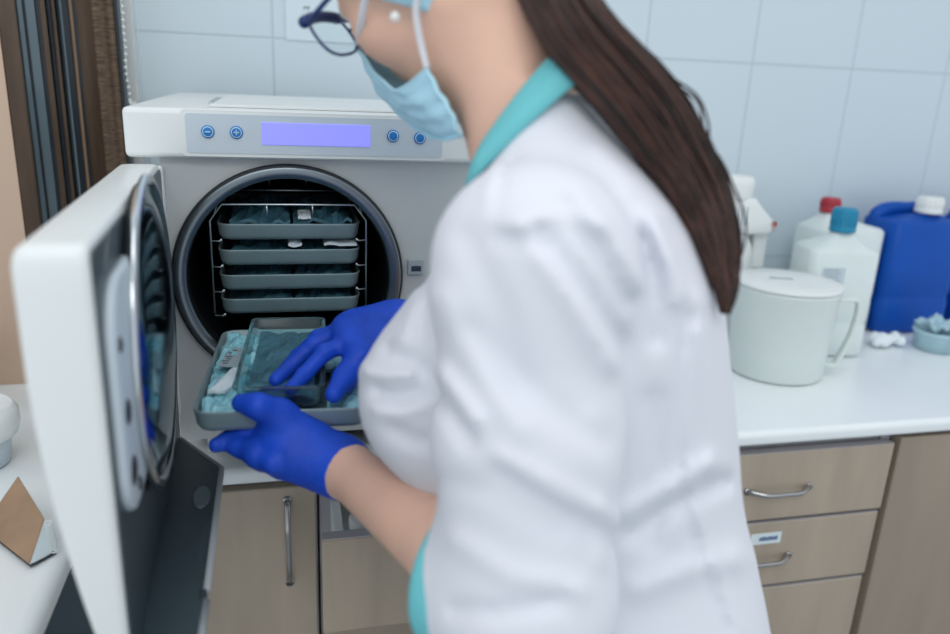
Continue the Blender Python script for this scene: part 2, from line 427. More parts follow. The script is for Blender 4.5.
m = MB(); m.box(0.9715, 1.60, 0.962, 0.983, FL+0.1, -0.5365, 0.0015, 1); part('door', m, M['cab2'] if 'cab2' in M else M['cab'], c4)

# ------------------------------------------------------------------ steriliser
ac = thing('steriliser', (0.04, 1.25, CT), 'white bench-top steam steriliser with its round door standing open', 'steriliser')
CX, CZ = 0.007, -0.257
# body shell with round opening
m = MB()
x0, x1, z0, z1 = -0.140, 0.256, -0.479, -0.108
R0 = 0.1425; n = 96; outer = []; inner = []
for q in range(n):
    a = q*2*PI/n; cx, sz = math.cos(a), math.sin(a)
    inner.append((CX+R0*cx, 1.0, CZ+R0*sz))
    ts = []
    if cx > 1e-9: ts.append((x1-CX)/cx)
    if cx < -1e-9: ts.append((x0-CX)/cx)
    if sz > 1e-9: ts.append((z1-CZ)/sz)
    if sz < -1e-9: ts.append((z0-CZ)/sz)
    t = min(ts); outer.append((CX+t*cx, 1.0, CZ+t*sz))
m.loft([inner, outer], False, False, smooth=False)
m.loft([outer, [(x, 1.49, z) for x, y, z in outer]], False, True, smooth=False)
part('body', m, M['bodyg'], ac)
# hinge strip and base
m = MB(); m.box(-0.1435, -0.1365, 0.988, 1.0, -0.44, -0.118, 0.003); m.box(-0.1415, -0.1375, 0.985, 0.989, -0.255, -0.235, 0.001, mi=1)
part('hinge', m, [M['whitepl'], M['rubber']], ac)
m = MB(); m.box(-0.125, 0.24, 1.03, 1.48, -0.495, -0.479, 0.003); part('base', m, M['darkpl'], ac)
for fx, fy in ((-0.10, 1.02), (0.13, 1.008), (0.225, 1.02), (-0.10, 1.45), (0.225, 1.45)):
    m = MB(); m.box(fx-0.008, fx+0.008, fy-0.010, fy+0.012, CT+0.0005, -0.479, 0.002); part('foot', m, M['whitepl'], ac)
# head with panel
m = MB(); m.box(-0.1755, 0.262, 0.984, 1.50, -0.1085, -0.0515, 0.006, 3)
hd = part('control_head', m, M['whitepl'], ac)
m = MB()
lo = rrect(-0.1120, 0.2005, -0.1055, -0.0525, 0.004)
m.loft([[(x, 0.9842, z) for x, z in lo], [(x, 0.9825, z) for x, z in lo]], True, True, smooth=False); part('trim_surround', m, M['whitepl'], hd)
m = MB()
lo = []
for x, z in rrect(-0.1065, 0.1960, -0.1015, -0.0565, 0.003):
    lo.append((x + (0.004*(1-((z+0.0790)/0.0225)**2)*-1 if x < 0 else 0), z))
m.loft([[(x, 0.9828, z) for x, z in lo], [(x, 0.9817, z) for x, z in lo]], True, True, smooth=False)
cp = part('control_panel', m, M['panelgrey'], hd)
m = MB(); m.box(-0.0220, 0.1060, 0.9806, 0.982, -0.0905, -0.0645, 0.0005, 1); part('display', m, M['lcd'], cp, 'lit violet display')
for bx, bz, sym in ((-0.083, -0.0770, '-'), (-0.051, -0.0770, '+'), (0.134, -0.0765, 'o'), (0.1675, -0.0780, 'o')):
    m = MB(); m.lathe([(1e-5, -0.0016), (0.0068, -0.0016), (0.0074, -0.001), (0.0076, 0.0)], (bx, 0.9815, bz), 'y', 40, True, False)
    bt = part('button', m, M['btn'], cp)
    m = MB(); m.lathe([(0.0052, -0.0020), (0.0062, -0.0020), (0.0062, -0.0014), (0.0052, -0.0014), (0.0052, -0.0020)], (bx, 0.9815, bz), 'y', 40)
    if sym in '-+': m.box(bx-0.0030, bx+0.0030, 0.9793, 0.9800, bz-0.0006, bz+0.0006)
    if sym == '+': m.box(bx-0.0006, bx+0.0006, 0.9793, 0.9800, bz-0.0030, bz+0.0030)
    part('button_marking', m, M['btnw'], bt)
m = MB(); m.box(-0.085, 0.20, 1.03, 1.40, -0.0517, -0.0480, 0.003, 2); part('top_lid', m, M['whitepl'], hd)
m = MB(); m.box(-0.090, -0.082, 1.10, 1.24, -0.0482, -0.0476); part('lid_slot', m, M['greypl'], hd)
# ring
m = MB(); m.lathe([(0.1415, 0.002), (0.1435, -0.008), (0.1418, -0.0125), (0.1402, -0.0128)], (CX, 1.0, CZ), 'y', 96); part('gasket', m, M['rubber'], ac)
m = MB(); m.lathe([(0.1402, -0.010), (0.1400, -0.0135), (0.1385, -0.0150), (0.1275, -0.0120), (0.1255, -0.0100), (0.1248, -0.004), (0.1245, 0.01)], (CX, 1.0, CZ), 'y', 96); part('chamber_ring', m, M['ringm'], ac)
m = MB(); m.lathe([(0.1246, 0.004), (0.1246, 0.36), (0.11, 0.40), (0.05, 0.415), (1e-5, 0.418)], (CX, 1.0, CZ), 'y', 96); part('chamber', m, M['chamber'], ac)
# latch
m = MB(); m.box(0.1575, 0.178, 0.994, 1.0, -0.256, -0.236, 0.001); lt = part('latch', m, M['greypl'], ac)
m = MB(); m.box(0.162, 0.175, 0.9935, 0.9945, -0.2515, -0.2445); m.box(0.167, 0.171, 0.990, 0.994, -0.247, -0.244); part('latch_slot', m, M['ink'], lt)

# open door: local frame, u = from hinge towards camera, w = inwards
hinge = Vector((-0.1405, 0.994, 0)); near = Vector((-0.1235, 0.537, 0))
du = (near-hinge).normalized(); dw = Vector((-du.y, du.x, 0))
if dw.x < 0: dw = -dw
LEN = (near-hinge).length
def DP(u, w, z): p = hinge+du*u+dw*w; return (p.x, p.y, z)
TH = 0.0465
def outer_w(z):      # outer skin bows inwards towards the bottom
    t = max(0, (-0.20-z)/0.27); return -TH+0.034*t**1.7
m = MB(); rings = []
zs = [-0.1155, -0.1165, -0.119, -0.124, -0.132] + list(np.linspace(-0.15, -0.468, 24)) + [-0.474, -0.476]
for i, z in enumerate(zs):
    ins = (0.012, 0.0065, 0.003, 0.001, 0)[i] if i < 5 else (0.004 if z < -0.475 else 0)
    lo = rrect(0.0+ins, LEN-ins, outer_w(z)+ins, 0.0-ins*0.3, 0.0065, 5)
    rings.append([DP(u, w_, z) for u, w_ in lo])
m.loft(rings, True, True)
door = part('door', m, M['doorw'] if 'doorw' in M else M['whitepl'], ac)
# inner dark panel
m = MB()
lo = rrect(0.006, LEN-0.006, -0.470, -0.122, 0.006, 4)
m.loft([[DP(u, -0.001, z) for u, z in lo], [DP(u, 0.0015, z) for u, z in lo]], True, True, smooth=False); part('inner_panel', m, M['darkpl'], door)
# moulded pale back plate with ribs and holes
uc = 0.290
m = MB()
mxd = Matrix(((dw.x, du.x, 0, DP(uc, 0.001, 0)[0]), (dw.y, du.y, 0, DP(uc, 0.001, 0)[1]), (0, 0, 1, -0.245), (0, 0, 0, 1)))
pr_ = lambda ins: rrect(0.16+ins, 0.443-ins, -0.338+ins, -0.150-ins, 0.045-ins)
m.loft([[DP(u, w_, z) for u, z in pr_(ins)] for ins, w_ in ((0, 0.001), (0, 0.005), (0.0015, 0.0075), (0.004, 0.0085))], True, True)
bp_ = part('backing_plate', m, M['panelgrey'], door)
for (uu, zz, rr_) in ((0.418, -0.250, 0.010), (0.415, -0.300, 0.012), (0.395, -0.322, 0.006), (0.425, -0.195, 0.006)):
    m = MB(); mh = mxd.copy(); p = DP(uu, 0.0090, zz); mh[0][3], mh[1][3], mh[2][3] = p
    m.lathe([(1e-5, 0.001), (rr_*0.75, 0.001), (rr_, 0.0), (rr_, -0.002)], (0, 0, 0), 'x', 24, mx=mh); part('recess', m, M['rubber'], bp_)
# polished sealing disc with rim
dcx, dcz = 0.236, -0.247
mh = mxd.copy(); p = DP(dcx, 0.0, dcz); mh[0][3], mh[1][3], mh[2][3] = p
m = MB(); m.lathe([(0.120, 0.001), (0.139, 0.002), (0.139, 0.009), (0.120, 0.010)], (0, 0, 0), 'x', 72, True, True, mx=mh); part('seal', m, M['rubber'], door)
m = MB(); m.lathe([(0.134, 0.006), (0.1450, 0.007), (0.1490, 0.0095), (0.1480, 0.0130), (0.1440, 0.0150), (0.1400, 0.014), (0.1370, 0.011)], (0, 0, 0), 'x', 96, mx=mh); part('disc_rim', m, M['chrome'], door)
m = MB(); m.lathe([(0.1375, 0.011), (0.132, 0.0105), (0.126, 0.0125), (0.118, 0.0155), (0.09, 0.0185), (0.05, 0.0205), (1e-5, 0.021)], (0, 0, 0), 'x', 96, False, True, mx=mh); part('sealing_disc', m, M['disc'], door)
# bottom lip that runs under the front when the door is shut
m = MB()
poly = [(0.040, -0.004), (0.030, 0.004), (0.118, 0.056), (0.352, 0.0495), (0.352, 0.0435), (0.366, 0.0435), (0.366, 0.0495), (LEN-0.004, 0.0465), (LEN-0.004, -0.004)]
m.loft([[DP(u, w_, -0.4585) for u, w_ in poly], [DP(u, w_, -0.470) for u, w_ in poly]], True, True, smooth=False)
lip = part('bottom_lip', m, M['darkpl2'] if 'darkpl2' in M else M['darkpl'], door)
m = MB()
edge = [(0.030, 0.004), (0.118, 0.056), (0.352, 0.0495)]
pts = [DP(u, w_, -0.4605) for u, w_ in edge]
m.tube(pts, 0.0036, 8); m.tube([DP(0.367, 0.0495, -0.4605), DP(LEN-0.004, 0.0465, -0.4605)], 0.0036, 8); part('lip_edge', m, M['darkedge'], lip)
m = MB(); rgs = []
for rr_, h in ((0.0092, 0.0), (0.0088, 0.0016), (0.0075, 0.0018), (1e-5, 0.0004)):
    rgs.append([DP(0.185+2.6*rr_*math.cos(q*PI/12), 0.037+rr_*math.sin(q*PI/12), -0.4585+h) for q in range(24)])
m.loft(rgs, False, True); part('finger_recess', m, M['greydk'] if 'greydk' in M else M['rubber'], lip)

# ------------------------------------------------------------------ rack and trays
rk = thing('tray_rack', (CX, 1.15, -0.345), 'wire rack holding the trays inside the round chamber', 'rack')
SL = [-0.1895, -0.2225, -0.2550, -0.2865]
RX0, RX1 = -0.0885, 0.1035
def frame(y):
    return [(RX0, y, -0.305), (RX0, y, -0.186), (RX0+0.015, y, -0.1655), (RX1-0.015, y, -0.1655), (RX1, y, -0.186), (RX1, y, -0.305)]
for y in (1.004, 1.27):
    m = MB(); m.tube(frame(y), 0.0014, 8)
    for xx in (-0.02, 0.036): m.tube([(xx, y, -0.1655), (xx, y, -0.181)], 0.0012, 6)
    part('frame', m, M['wire'], rk)
m = MB()
for z in SL:
    for s, xx in ((1, RX0), (-1, RX1)):
        m.tube([(xx, 1.004, z-0.0215), (xx+s*0.010, 1.004, z-0.0225), (xx+s*0.0125, 1.004, z-0.0195)], 0.0011, 6)
        m.tube([(xx+s*0.0125, 1.004, z-0.0195), (xx+s*0.0125, 1.004, z-0.0228), (xx+s*0.0125, 1.27, z-0.0228)], 0.0011, 6)
m.tube([(RX0+0.012, 1.05, -0.1545), (RX1-0.012, 1.05, -0.1545)], 0.0010, 6)
m.tube([(RX0+0.012, 1.05, -0.1545), (RX0+0.006, 1.004, -0.176)], 0.0010, 6); m.tube([(RX1-0.012, 1.05, -0.1545), (RX1-0.006, 1.004, -0.176)], 0.0010, 6)
part('shelf_wire', m, M['wire'], rk)

def tray_mb(x0, x1, y0, y1, zt, h):
    mb = MB(); rings = []
    for ins, z, r in ((0.010, -h, 0.012), (0.005, -h+0.0012, 0.014), (0.0022, -h+0.006, 0.016), (0.0006, -0.003, 0.017), (0, -0.001, 0.017), (0.0004, 0, 0.017),
                      (0.0020, -0.0006, 0.0155), (0.0036, -h+0.007, 0.014), (0.007, -h+0.0028, 0.012), (0.013, -h+0.0016, 0.010)):
        rings.append([(x, y, zt+z) for x, y in rrect(x0+ins, x1-ins, y0+ins, y1-ins, r)])
    return mb.loft(rings, True, True)
def crumple(mb, x0, x1, y0, y1, z, amp, seed, n=14, thick=0.0025, ang=0.0, lim=None):
    r = np.random.default_rng(seed); cx, cy = (x0+x1)/2, (y0+y1)/2
    ph = r.uniform(0, 6.3, 8); fr = r.uniform(30, 130, (8, 2))*np.sign(r.uniform(-1, 1, (8, 2)))
    top, bot = [], []
    for j in range(n+1):
        for i in range(n+1):
            x, y = x0+(x1-x0)*i/n, y0+(y1-y0)*j/n
            e = min(i, n-i, j, n-j)/(n/2); e = min(1, e*1.8)
            hgt = sum(abs(math.sin(fr[k][0]*x+fr[k][1]*y+ph[k])) for k in range(8))/8*amp + 0.35*amp*e
            hgt += r.uniform(-1, 1)*amp*0.12
            X = cx+(x-cx)*math.cos(ang)-(y-cy)*math.sin(ang); Y = cy+(x-cx)*math.sin(ang)+(y-cy)*math.cos(ang)
            if lim: X = min(max(X, lim[0]), lim[1]); Y = min(max(Y, lim[2]), lim[3])
            top.append((X, Y, z+hgt+thick)); bot.append((X, Y, z+max(0, hgt-0.002)))
    fs = []; N = n+1; o = N*N
    for j in range(n):
        for i in range(n):
            a = j*N+i; fs.append([a, a+1, a+N+1, a+N]); fs.append([o+a+N, o+a+N+1, o+a+1, o+a])
    bd = [i for i in range(N)]+[j*N+n for j in range(1, N)]+[n*N+i for i in range(n-1, -1, -1)]+[j*N for j in range(n-1, 0, -1)]
    for k in range(len(bd)):
        a, b = bd[k], bd[(k+1) % len(bd)]; fs.append([o+a, o+b, b, a])
    return mb.add(top+bot, fs, False)

tray_lab = ['uppermost grey metal tray in the round chamber', 'second grey metal tray from the top in the chamber', 'third grey metal tray from the top in the chamber', 'lowest grey metal tray still inside the chamber']
pl_lab = ['topmost tray', 'second tray', 'third tray', 'lowest chamber tray']
for k, z in enumerate(SL):
    o = obj('sterilising_tray', tray_mb(-0.0815, 0.0965, 1.001, 1.255, z, 0.0215), M['traym'], base=(CX, 1.12, z-0.0215))
    tag(o, tray_lab[k], 'tray', 'trays in the chamber')
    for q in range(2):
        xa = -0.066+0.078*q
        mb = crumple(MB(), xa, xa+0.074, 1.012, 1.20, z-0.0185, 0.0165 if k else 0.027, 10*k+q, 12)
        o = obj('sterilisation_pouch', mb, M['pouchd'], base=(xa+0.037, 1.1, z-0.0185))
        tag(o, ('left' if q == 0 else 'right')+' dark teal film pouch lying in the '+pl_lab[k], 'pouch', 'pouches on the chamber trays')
    if k in (0, 1):
        for q, (xa, xb) in enumerate(((0.018, 0.034),) if k == 0 else ((0.005, 0.022), (0.050, 0.092))):
            mb = crumple(MB(), xa, xb, 1.008, 1.05, z+0.0015+0.003*(k == 0), 0.0055, 77+k+5*q, 6, 0.001)
            o = obj('paper_slip', mb, M['paper'], base=((xa+xb)/2, 1.03, z))
            tag(o, ('white paper slip on the topmost chamber tray', 'small white paper peak in the middle of the second chamber tray', 'wide white paper slip at the right of the second chamber tray')[k+q], 'paper')
TZ = -0.325; TX0, TX1, TY0, TY1 = -0.0865, 0.0865, 0.733, 0.990
RZ = -0.054; PIV = (0.0, 0.857)           # the tray is pulled out slightly askew
def spin(mb):
    c, s_ = math.cos(RZ), math.sin(RZ)
    mb.v = [(PIV[0]+(x-PIV[0])*c-(y-PIV[1])*s_, PIV[1]+(x-PIV[0])*s_+(y-PIV[1])*c, z) for x, y, z in mb.v]; return mb
o = obj('sterilising_tray', spin(tray_mb(TX0, TX1, TY0, TY1, TZ, 0.023)), M['traym'], base=(0.005, 0.85, TZ-0.023))
tag(o, 'grey metal tray pulled out of the chamber and held by a blue glove', 'tray')
P5 = [(-0.085, -0.030, 0.738, 0.86, 0.12, 'pouch', 'crumpled teal film pouch in the near left corner of the held tray'),
      (-0.084, -0.020, 0.850, 0.977, -0.08, 'pouch', 'crumpled teal film pouch at the far left of the held tray'),
      (-0.015, 0.060, 0.90, 0.974, 0.05, 'pouch', 'teal film pouch at the back of the held tray behind the clear dish'),
      (0.048, 0.086, 0.745, 0.86, -0.1, 'pouch', 'teal film pouch at the right of the held tray under the thumb'),
      (0.030, 0.086, 0.86, 0.970, 0.1, 'pouch', 'teal film pouch at the far right of the held tray'),]
for k, (xa, xb, ya, yb, an, mm, lab) in enumerate(P5):
    mb = spin(crumple(MB(), xa, xb, ya, yb, TZ-0.0195, 0.017+0.004*(k in (1, 2)), 300+k, 14, 0.002, an, (TX0+0.006, TX1-0.006, TY0+0.006, TY1-0.006)))
    o = obj('sterilisation_pouch', mb, M['pouch'], base=((xa+xb)/2, (ya+yb)/2, TZ-0.0195)); tag(o, lab, 'pouch', 'pouches on the held tray')
mb = spin(crumple(MB(), -0.068, -0.050, 0.775, 0.845, TZ-0.001, 0.006, 401, 8, 0.001, -0.25, (TX0+0.006, -0.042, TY0+0.01, TY1)))
o = obj('paper_slip', mb, M['paper'], base=(-0.05, 0.82, TZ)); tag(o, 'white pointed paper slip at the left inside the held tray', 'paper')
t = thing('indicator_card', (-0.060, 0.875, TZ+0.002), 'grey card with dark ruler ticks between pouch and clear dish', 'card')
mxc = Matrix.Translation((-0.060, 0.875, TZ+0.004)) @ Matrix.Rotation(-0.15, 4, 'Z')
m = MB(); m.box(-0.011, 0.011, -0.030, 0.030, 0, 0.0012, 0, 1, mxc); part('card_sheet', spin(m), M['greypl'], t)
m = MB()
for k in range(7): m.box(-0.0105+(0 if k % 2 else 0.003), -0.002, -0.022+0.007*k, -0.0205+0.007*k, 0.0012, 0.0017, 0, 1, mxc)
part('ruler_tick', spin(m), M['ink'], t)
# clear dish
t = thing('clear_dish', (0.0, 0.857, TZ-0.005), 'clear tinted rectangular plastic dish lying in the held tray', 'dish')
def dishring(ins, z, r): return [(x, y, z) for x, y in rrect(-0.0460+ins, 0.0395-ins, 0.744+ins, 0.972-ins, r)]
zb = TZ-0.004
m = MB(); m.loft([dishring(0.006, zb, 0.006), dishring(0.002, zb+0.002, 0.007), dishring(0.0005, zb+0.022, 0.008), dishring(-0.0025, zb+0.0225, 0.009), dishring(-0.0025, zb+0.0245, 0.009),
                  dishring(0.0025, zb+0.0242, 0.007), dishring(0.0045, zb+0.0045, 0.006), dishring(0.008, zb+0.0025, 0.005)], True, True)
part('dish_body', spin(m), M['glass'], t)
mb = spin(crumple(MB(), -0.037, 0.031, 0.755, 0.955, zb+0.004, 0.009, 512, 16, 0.001))
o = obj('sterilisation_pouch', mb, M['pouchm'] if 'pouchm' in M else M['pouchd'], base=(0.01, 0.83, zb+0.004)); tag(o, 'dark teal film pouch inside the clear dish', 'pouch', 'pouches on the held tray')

# ------------------------------------------------------------------ notebook, white cup on the left worktop
nb = thing('spiral_notebook', (-0.29, 0.82, CT), 'brown kraft spiral notebook on the left worktop beside the open door', 'notebook')
A, B, C, D_ = (-0.306, 0.905, -0.4670), (-0.252, 0.800, -0.4640), (-0.2625, 0.772, -0.4985), (-0.330, 0.852, -0.4990)
A, B, C, D_ = [Vector(p) for p in (A, B, C, D_)]
def quadslab(m, a, b, c, d, dn, th):
    dn = Vector(dn)*th
    m.add([a, b, c, d, a+dn, b+dn, c+dn, d+dn], [[0, 1, 2, 3], [7, 6, 5, 4], [0, 4, 5, 1], [1, 5, 6, 2], [2, 6, 7, 3], [3, 7, 4, 0]], False)
m = MB(); nrm = (B-A).cross(D_-A).normalized()
if nrm.z < 0: nrm = -nrm
quadslab(m, A, B, C, D_, nrm, 0.0016); part('front_cover', m, M['kraft'], nb)
m = MB(); dx = Vector((0.012, 0.010, 0))
fA, fB = Vector((A.x-0.010, A.y-0.016, CT+0.002)), Vector((B.x+0.004, B.y-0.004, CT+0.002))
m.add([A, B, C, D_, fA, fB], [[0, 1, 2, 3], [3, 2, 5, 4], [0, 4, 5, 1], [1, 5, 2], [0, 3, 4]], False); part('pages', m, M['paper'], nb)
m = MB(); m.add([C+Vector((0, 0, -0.003)), D_+Vector((0, 0, -0.003)), fA+Vector((-.012, -0.02, -0.001)), fB+Vector((.004, 0, -0.001)), C+Vector((0, 0, -0.0015)), D_+Vector((0, 0, -0.0015)), fA+Vector((-.012, -0.02, .0005)), fB+Vector((.004, 0, .0005))],
               [[0, 1, 2, 3], [7, 6, 5, 4], [0, 4, 5, 1], [1, 5, 6, 2], [2, 6, 7, 3], [3, 7, 4, 0]], False); part('back_cover', m, M['blackcard'], nb)
m = MB()
for k in range(11):
    p = B.lerp(fB, 0.1+0.08*k)+Vector((0.003, -0.001, 0))
    m.tube([p+Vector((0.0035*math.cos(a), 0.0035*math.sin(a)*0.8, 0.0012*math.sin(a))) for a in np.linspace(0, 2*PI, 11)], 0.0008, 5)
part('spiral', m, M['bead'], nb)

cup = thing('white_bowl', (-0.392, 1.02, CT), 'rounded white plastic bowl at the left edge behind the door', 'bowl')
m = MB(); m.lathe([(0.030, 0.0), (0.040, 0.004), (0.043, 0.030), (0.044, 0.039)], (-0.392, 1.02, CT), 'z', 48, True, False); part('bowl_base', m, M['panelgrey'], cup)
m = MB(); m.lathe([(0.044, 0.038), (0.053, 0.043), (0.056, 0.054), (0.056, 0.070), (0.050, 0.080), (0.046, 0.080), (0.046, 0.052), (1e-5, 0.050)], (-0.392, 1.02, CT), 'z', 48); part('bowl_rim', m, M['whitepl'], cup)
rb = MB(); rings = []
for z in np.linspace(CT+0.0005, CT+0.155, 8):
    rings.append([(-0.452+(0.030+0.0016*math.cos(18*a))*math.cos(a), 1.19+(0.030+0.0016*math.cos(18*a))*math.sin(a), z) for a in np.linspace(0, 2*PI, 145)[:-1]])
rb.loft(rings); o = obj('ribbed_bottle', rb, M['whitepl'], base=(-0.452, 1.19, CT)); tag(o, 'white finely ribbed container against the beige wall at the left edge', 'container')

# ------------------------------------------------------------------ plastic vessels at the right
def canister(name, cx, cy, rz, w, d, h, shoulder, capr, capm, bodym, label, neck=(0, 0), group=None, capname='screw_cap', caph=0.045):
    t = thing(name, (cx, cy, CT), label, 'canister', group)
    mx = Matrix.Translation((cx, cy, CT+0.0005)) @ Matrix.Rotation(rz, 4, 'Z')
    mb = MB(); rings = []
    for ins, z, r in ((0.010, 0, 0.014), (0.003, 0.003, 0.018), (0, 0.010, 0.020), (0, h*0.30, 0.020), (0.002, h*0.33, 0.02), (0.002, h*0.36, 0.02), (0, h*0.39, 0.02), (0, h, 0.020), (0.004, h+0.006, 0.022)):
        rings.append([mx @ Vector((x, y, z)) for x, y in rrect(-w/2+ins, w/2-ins, -d/2+ins, d/2-ins, r)])
    n = len(rings[0])
    base = rrect(-w/2+.004, w/2-.004, -d/2+.004, d/2-.004, 0.022)
    for tt in (0.35, 0.7, 0.93, 1.0):
        ring = []
        for x, y in base:
            a = math.atan2(y-neck[1], x-neck[0]); ex, ey = neck[0]+capr*0.86*math.cos(a), neck[1]+capr*0.86*math.sin(a)
            ring.append(mx @ Vector((x+(ex-x)*tt, y+(ey-y)*tt, h+0.006+shoulder*(tt**1.3 if tt < 1 else 1.0))))
        rings.append(ring)
    rings.append([mx @ Vector((neck[0]+capr*0.84*math.cos(math.atan2(y-neck[1], x-neck[0])), neck[1]+capr*0.84*math.sin(math.atan2(y-neck[1], x-neck[0])), h+0.006+shoulder+0.012)) for x, y in base])
    mb.loft(rings, True, True); part('body', mb, bodym, t)
    zc = h+0.006+shoulder+0.003
    mb = MB(); prof = []
    mb.lathe([(capr*1.03, 0), (capr*1.05, 0.004), (capr*1.02, 0.009), (capr, 0.010), (capr*0.97, caph-0.004), (capr*0.90, caph), (1e-5, caph)], (neck[0], neck[1], zc), 'z', 40, True, False, mx=mx)
    for q in range(20):
        a = q*PI/10; mb.tube([mx @ Vector((neck[0]+capr*1.0*math.cos(a), neck[1]+capr*1.0*math.sin(a), zc+0.012)), mx @ Vector((neck[0]+capr*.975*math.cos(a), neck[1]+capr*.975*math.sin(a), zc+caph-0.005))], 0.0014, 5)
    part(capname, mb, capm, t)
    return t, mx
t, mxt = canister('plastic_canister', 1.055, 1.300, -0.22, 0.135, 0.105, 0.207, 0.028, 0.0235, M['teal'], M['milk'], 'white plastic canister with teal screw cap behind the jug', (0.005, 0.0))
m = MB(); m.box(-0.045, 0.000, -0.0531, -0.0526, 0.150, 0.182, 0, 1, mxt); lb = part('printed_label', m, M['panelgrey'], t, 'grey printed label')
m = MB()
for k in range(4): m.box(-0.041, -0.008-0.004*(k % 2), -0.0535, -0.0532, 0.156+0.0065*k, 0.1585+0.0065*k, 0, 1, mxt)
part('label_print', m, M['greypl'], lb)
canister('plastic_canister', 1.166, 1.437, 0.0, 0.160, 0.105, 0.222, 0.027, 0.020, M['red'], M['milk'], 'white plastic canister with red cap behind the teal-capped one', (-0.034, 0.0), caph=0.030)
for k, (x, y, lab) in enumerate(((1.340, 1.425, 'blue plastic canister with white cap next to the white canisters'), (1.555, 1.43, 'blue plastic canister cut by the right edge of the photo'))):
    t, mxt = canister('blue_canister', x, y, -0.05, 0.172, 0.120, 0.240, 0.014, 0.027, M['whitepl'], M['bluecan'], lab, (0.012, -0.022), 'blue canisters', caph=0.034)
    m = MB(); m.tube(spline([mxt @ Vector(p) for p in ((-0.074, 0.030, 0.236), (-0.066, 0.030, 0.253), (-0.04, 0.030, 0.262), (-0.0, 0.030, 0.262), (0.03, 0.030, 0.262), (0.066, 0.030, 0.240))], 6), 0.016, 12); part('handle', m, M['bluecan'], t)
    if k == 0:
        m = MB(); m.box(0.0855, 0.0875, -0.045, -0.028, 0.11, 0.19, 0.001, 1, mxt); part('level_strip', m, M['milk'], t, 'pale level strip')

# jug with flat lid and strap handle
t = thing('plastic_jug', (0.885, 1.205, CT), 'large milky plastic jug with flat lid and strap handle', 'jug')
jc = (0.885, 1.200, CT+0.0005)
m = MB(); m.lathe([(0.078, 0), (0.083, 0.002), (0.0855, 0.008), (0.0915, 0.155), (0.0935, 0.160), (0.0935, 0.166), (0.089, 0.166), (0.084, 0.012), (1e-5, 0.008)], jc, 'z', 72, True, False); part('jug_body', m, M['milk2'], t)
m = MB(); m.lathe([(0.090, 0.1665), (0.0945, 0.167), (0.0950, 0.171), (0.092, 0.1735), (0.05, 0.1755), (1e-5, 0.176)], jc, 'z', 72, True, False); ld = part('lid', m, M['whitepl'], t)
m = MB()
mxl = Matrix.Translation((0.875, 1.205, CT+0.1756)) @ Matrix.Rotation(-0.35, 4, 'Z')
m.box(-0.022, 0.020, -0.005, 0.005, 0, 0.0014, 0.0005, 1, mxl); m.box(0.006, 0.016, -0.003, 0.003, 0.0012, 0.0022, 0.0003, 1, mxl); part('lid_tab', m, M['greypl'], ld)
m = MB()
hd_ = Vector((0.93, -0.37, 0)).normalized()
P = [(0.0900, 0.145), (0.118, 0.148), (0.126, 0.144), (0.1285, 0.125), (0.125, 0.085), (0.114, 0.045), (0.104, 0.022), (0.084, 0.024)]
path = spline([(jc[0]+hd_.x*r, jc[1]+hd_.y*r, jc[2]+z) for r, z in P], 6)
tn = Vector((-hd_.y, hd_.x, 0)); rings = []
for i, p in enumerate(path):
    a = Vector(path[max(i-1, 0)]); b = Vector(path[min(i+1, len(path)-1)]); tg = (b-a).normalized(); nn = tg.cross(tn).normalized()
    rings.append([Vector(p)+tn*(0.011*c)+nn*(0.0042*s) for c, s in [(math.copysign(abs(math.cos(q))**0.6, math.cos(q)), math.copysign(abs(math.sin(q))**0.6, math.sin(q))) for q in np.linspace(0, 2*PI, 17)[:-1]]])
m.loft(rings, True, True); part('handle', m, M['milk2'], t)

# dispenser bottle behind the jug
px_, py_ = 0.882, 1.40
t = thing('dispenser', (px_, py_, CT), 'white dispenser with domed head and red-dotted spout behind the jug', 'dispenser')
m = MB(); m.lathe([(0.043, 0.0005), (0.046, 0.004), (0.046, 0.185), (0.040, 0.205), (0.034, 0.215), (0.034, 0.235)], (px_, py_, CT), 'z', 48, True, True); part('bottle', m, M['whitepl'], t)
m = MB()
rings = []
for z, xl, xr, hw in ((0.225, -0.054, 0.062, 0.036), (0.230, -0.055, 0.075, 0.038), (0.250, -0.055, 0.073, 0.039), (0.275, -0.054, 0.045, 0.040), (0.292, -0.052, 0.028, 0.040), (0.296, -0.050, 0.026, 0.038)):
    rings.append([(px_+x, py_+y, CT+z) for x, y in rrect(xl, xr, -hw, hw, 0.012)])
m.loft(rings, True, True); hdm = part('head', m, M['whitepl'], t)
m = MB(); m.lathe([(0.040, 0.290), (0.042, 0.300), (0.043, 0.322), (0.042, 0.330), (0.037, 0.337), (1e-5, 0.339)], (px_-0.013, py_, CT), 'z', 48, True, False); part('cap', m, M['whitepl'], hdm)
m = MB()
for k in range(4): m.box(px_-0.028+0.010*k, px_-0.0245+0.010*k, py_-0.0405, py_-0.039, CT+0.245, CT+0.280)
part('vent_slot', m, M['greypl'], hdm)
m = MB(); m.lathe([(1e-5, 0.002), (0.0055, 0.0015), (0.006, -0.002)], (px_+0.068, py_-0.0388, CT+0.246), 'y', 24, mx=None); m.sphere((px_+0.0665, py_-0.030, CT+0.234), 0.0075, 14, 10); part('indicator_dot', m, M['red2'], hdm, 'small red dot')
m = MB(); m.box(px_+0.045, px_+0.075, py_-0.016, py_+0.016, CT+0.150, CT+0.228, 0.004, 2); part('spout', m, M['whitepl'], hdm)
m = MB(); m.tube(spline([(px_+0.10, py_+0.06, CT+0.006), (px_+0.115, py_+0.065, CT+0.08), (px_+0.10, py_+0.05, CT+0.135), (px_+0.075, py_+0.02, CT+0.17)], 8), 0.005, 8)
part('hose', m, M['tealhose'], t)

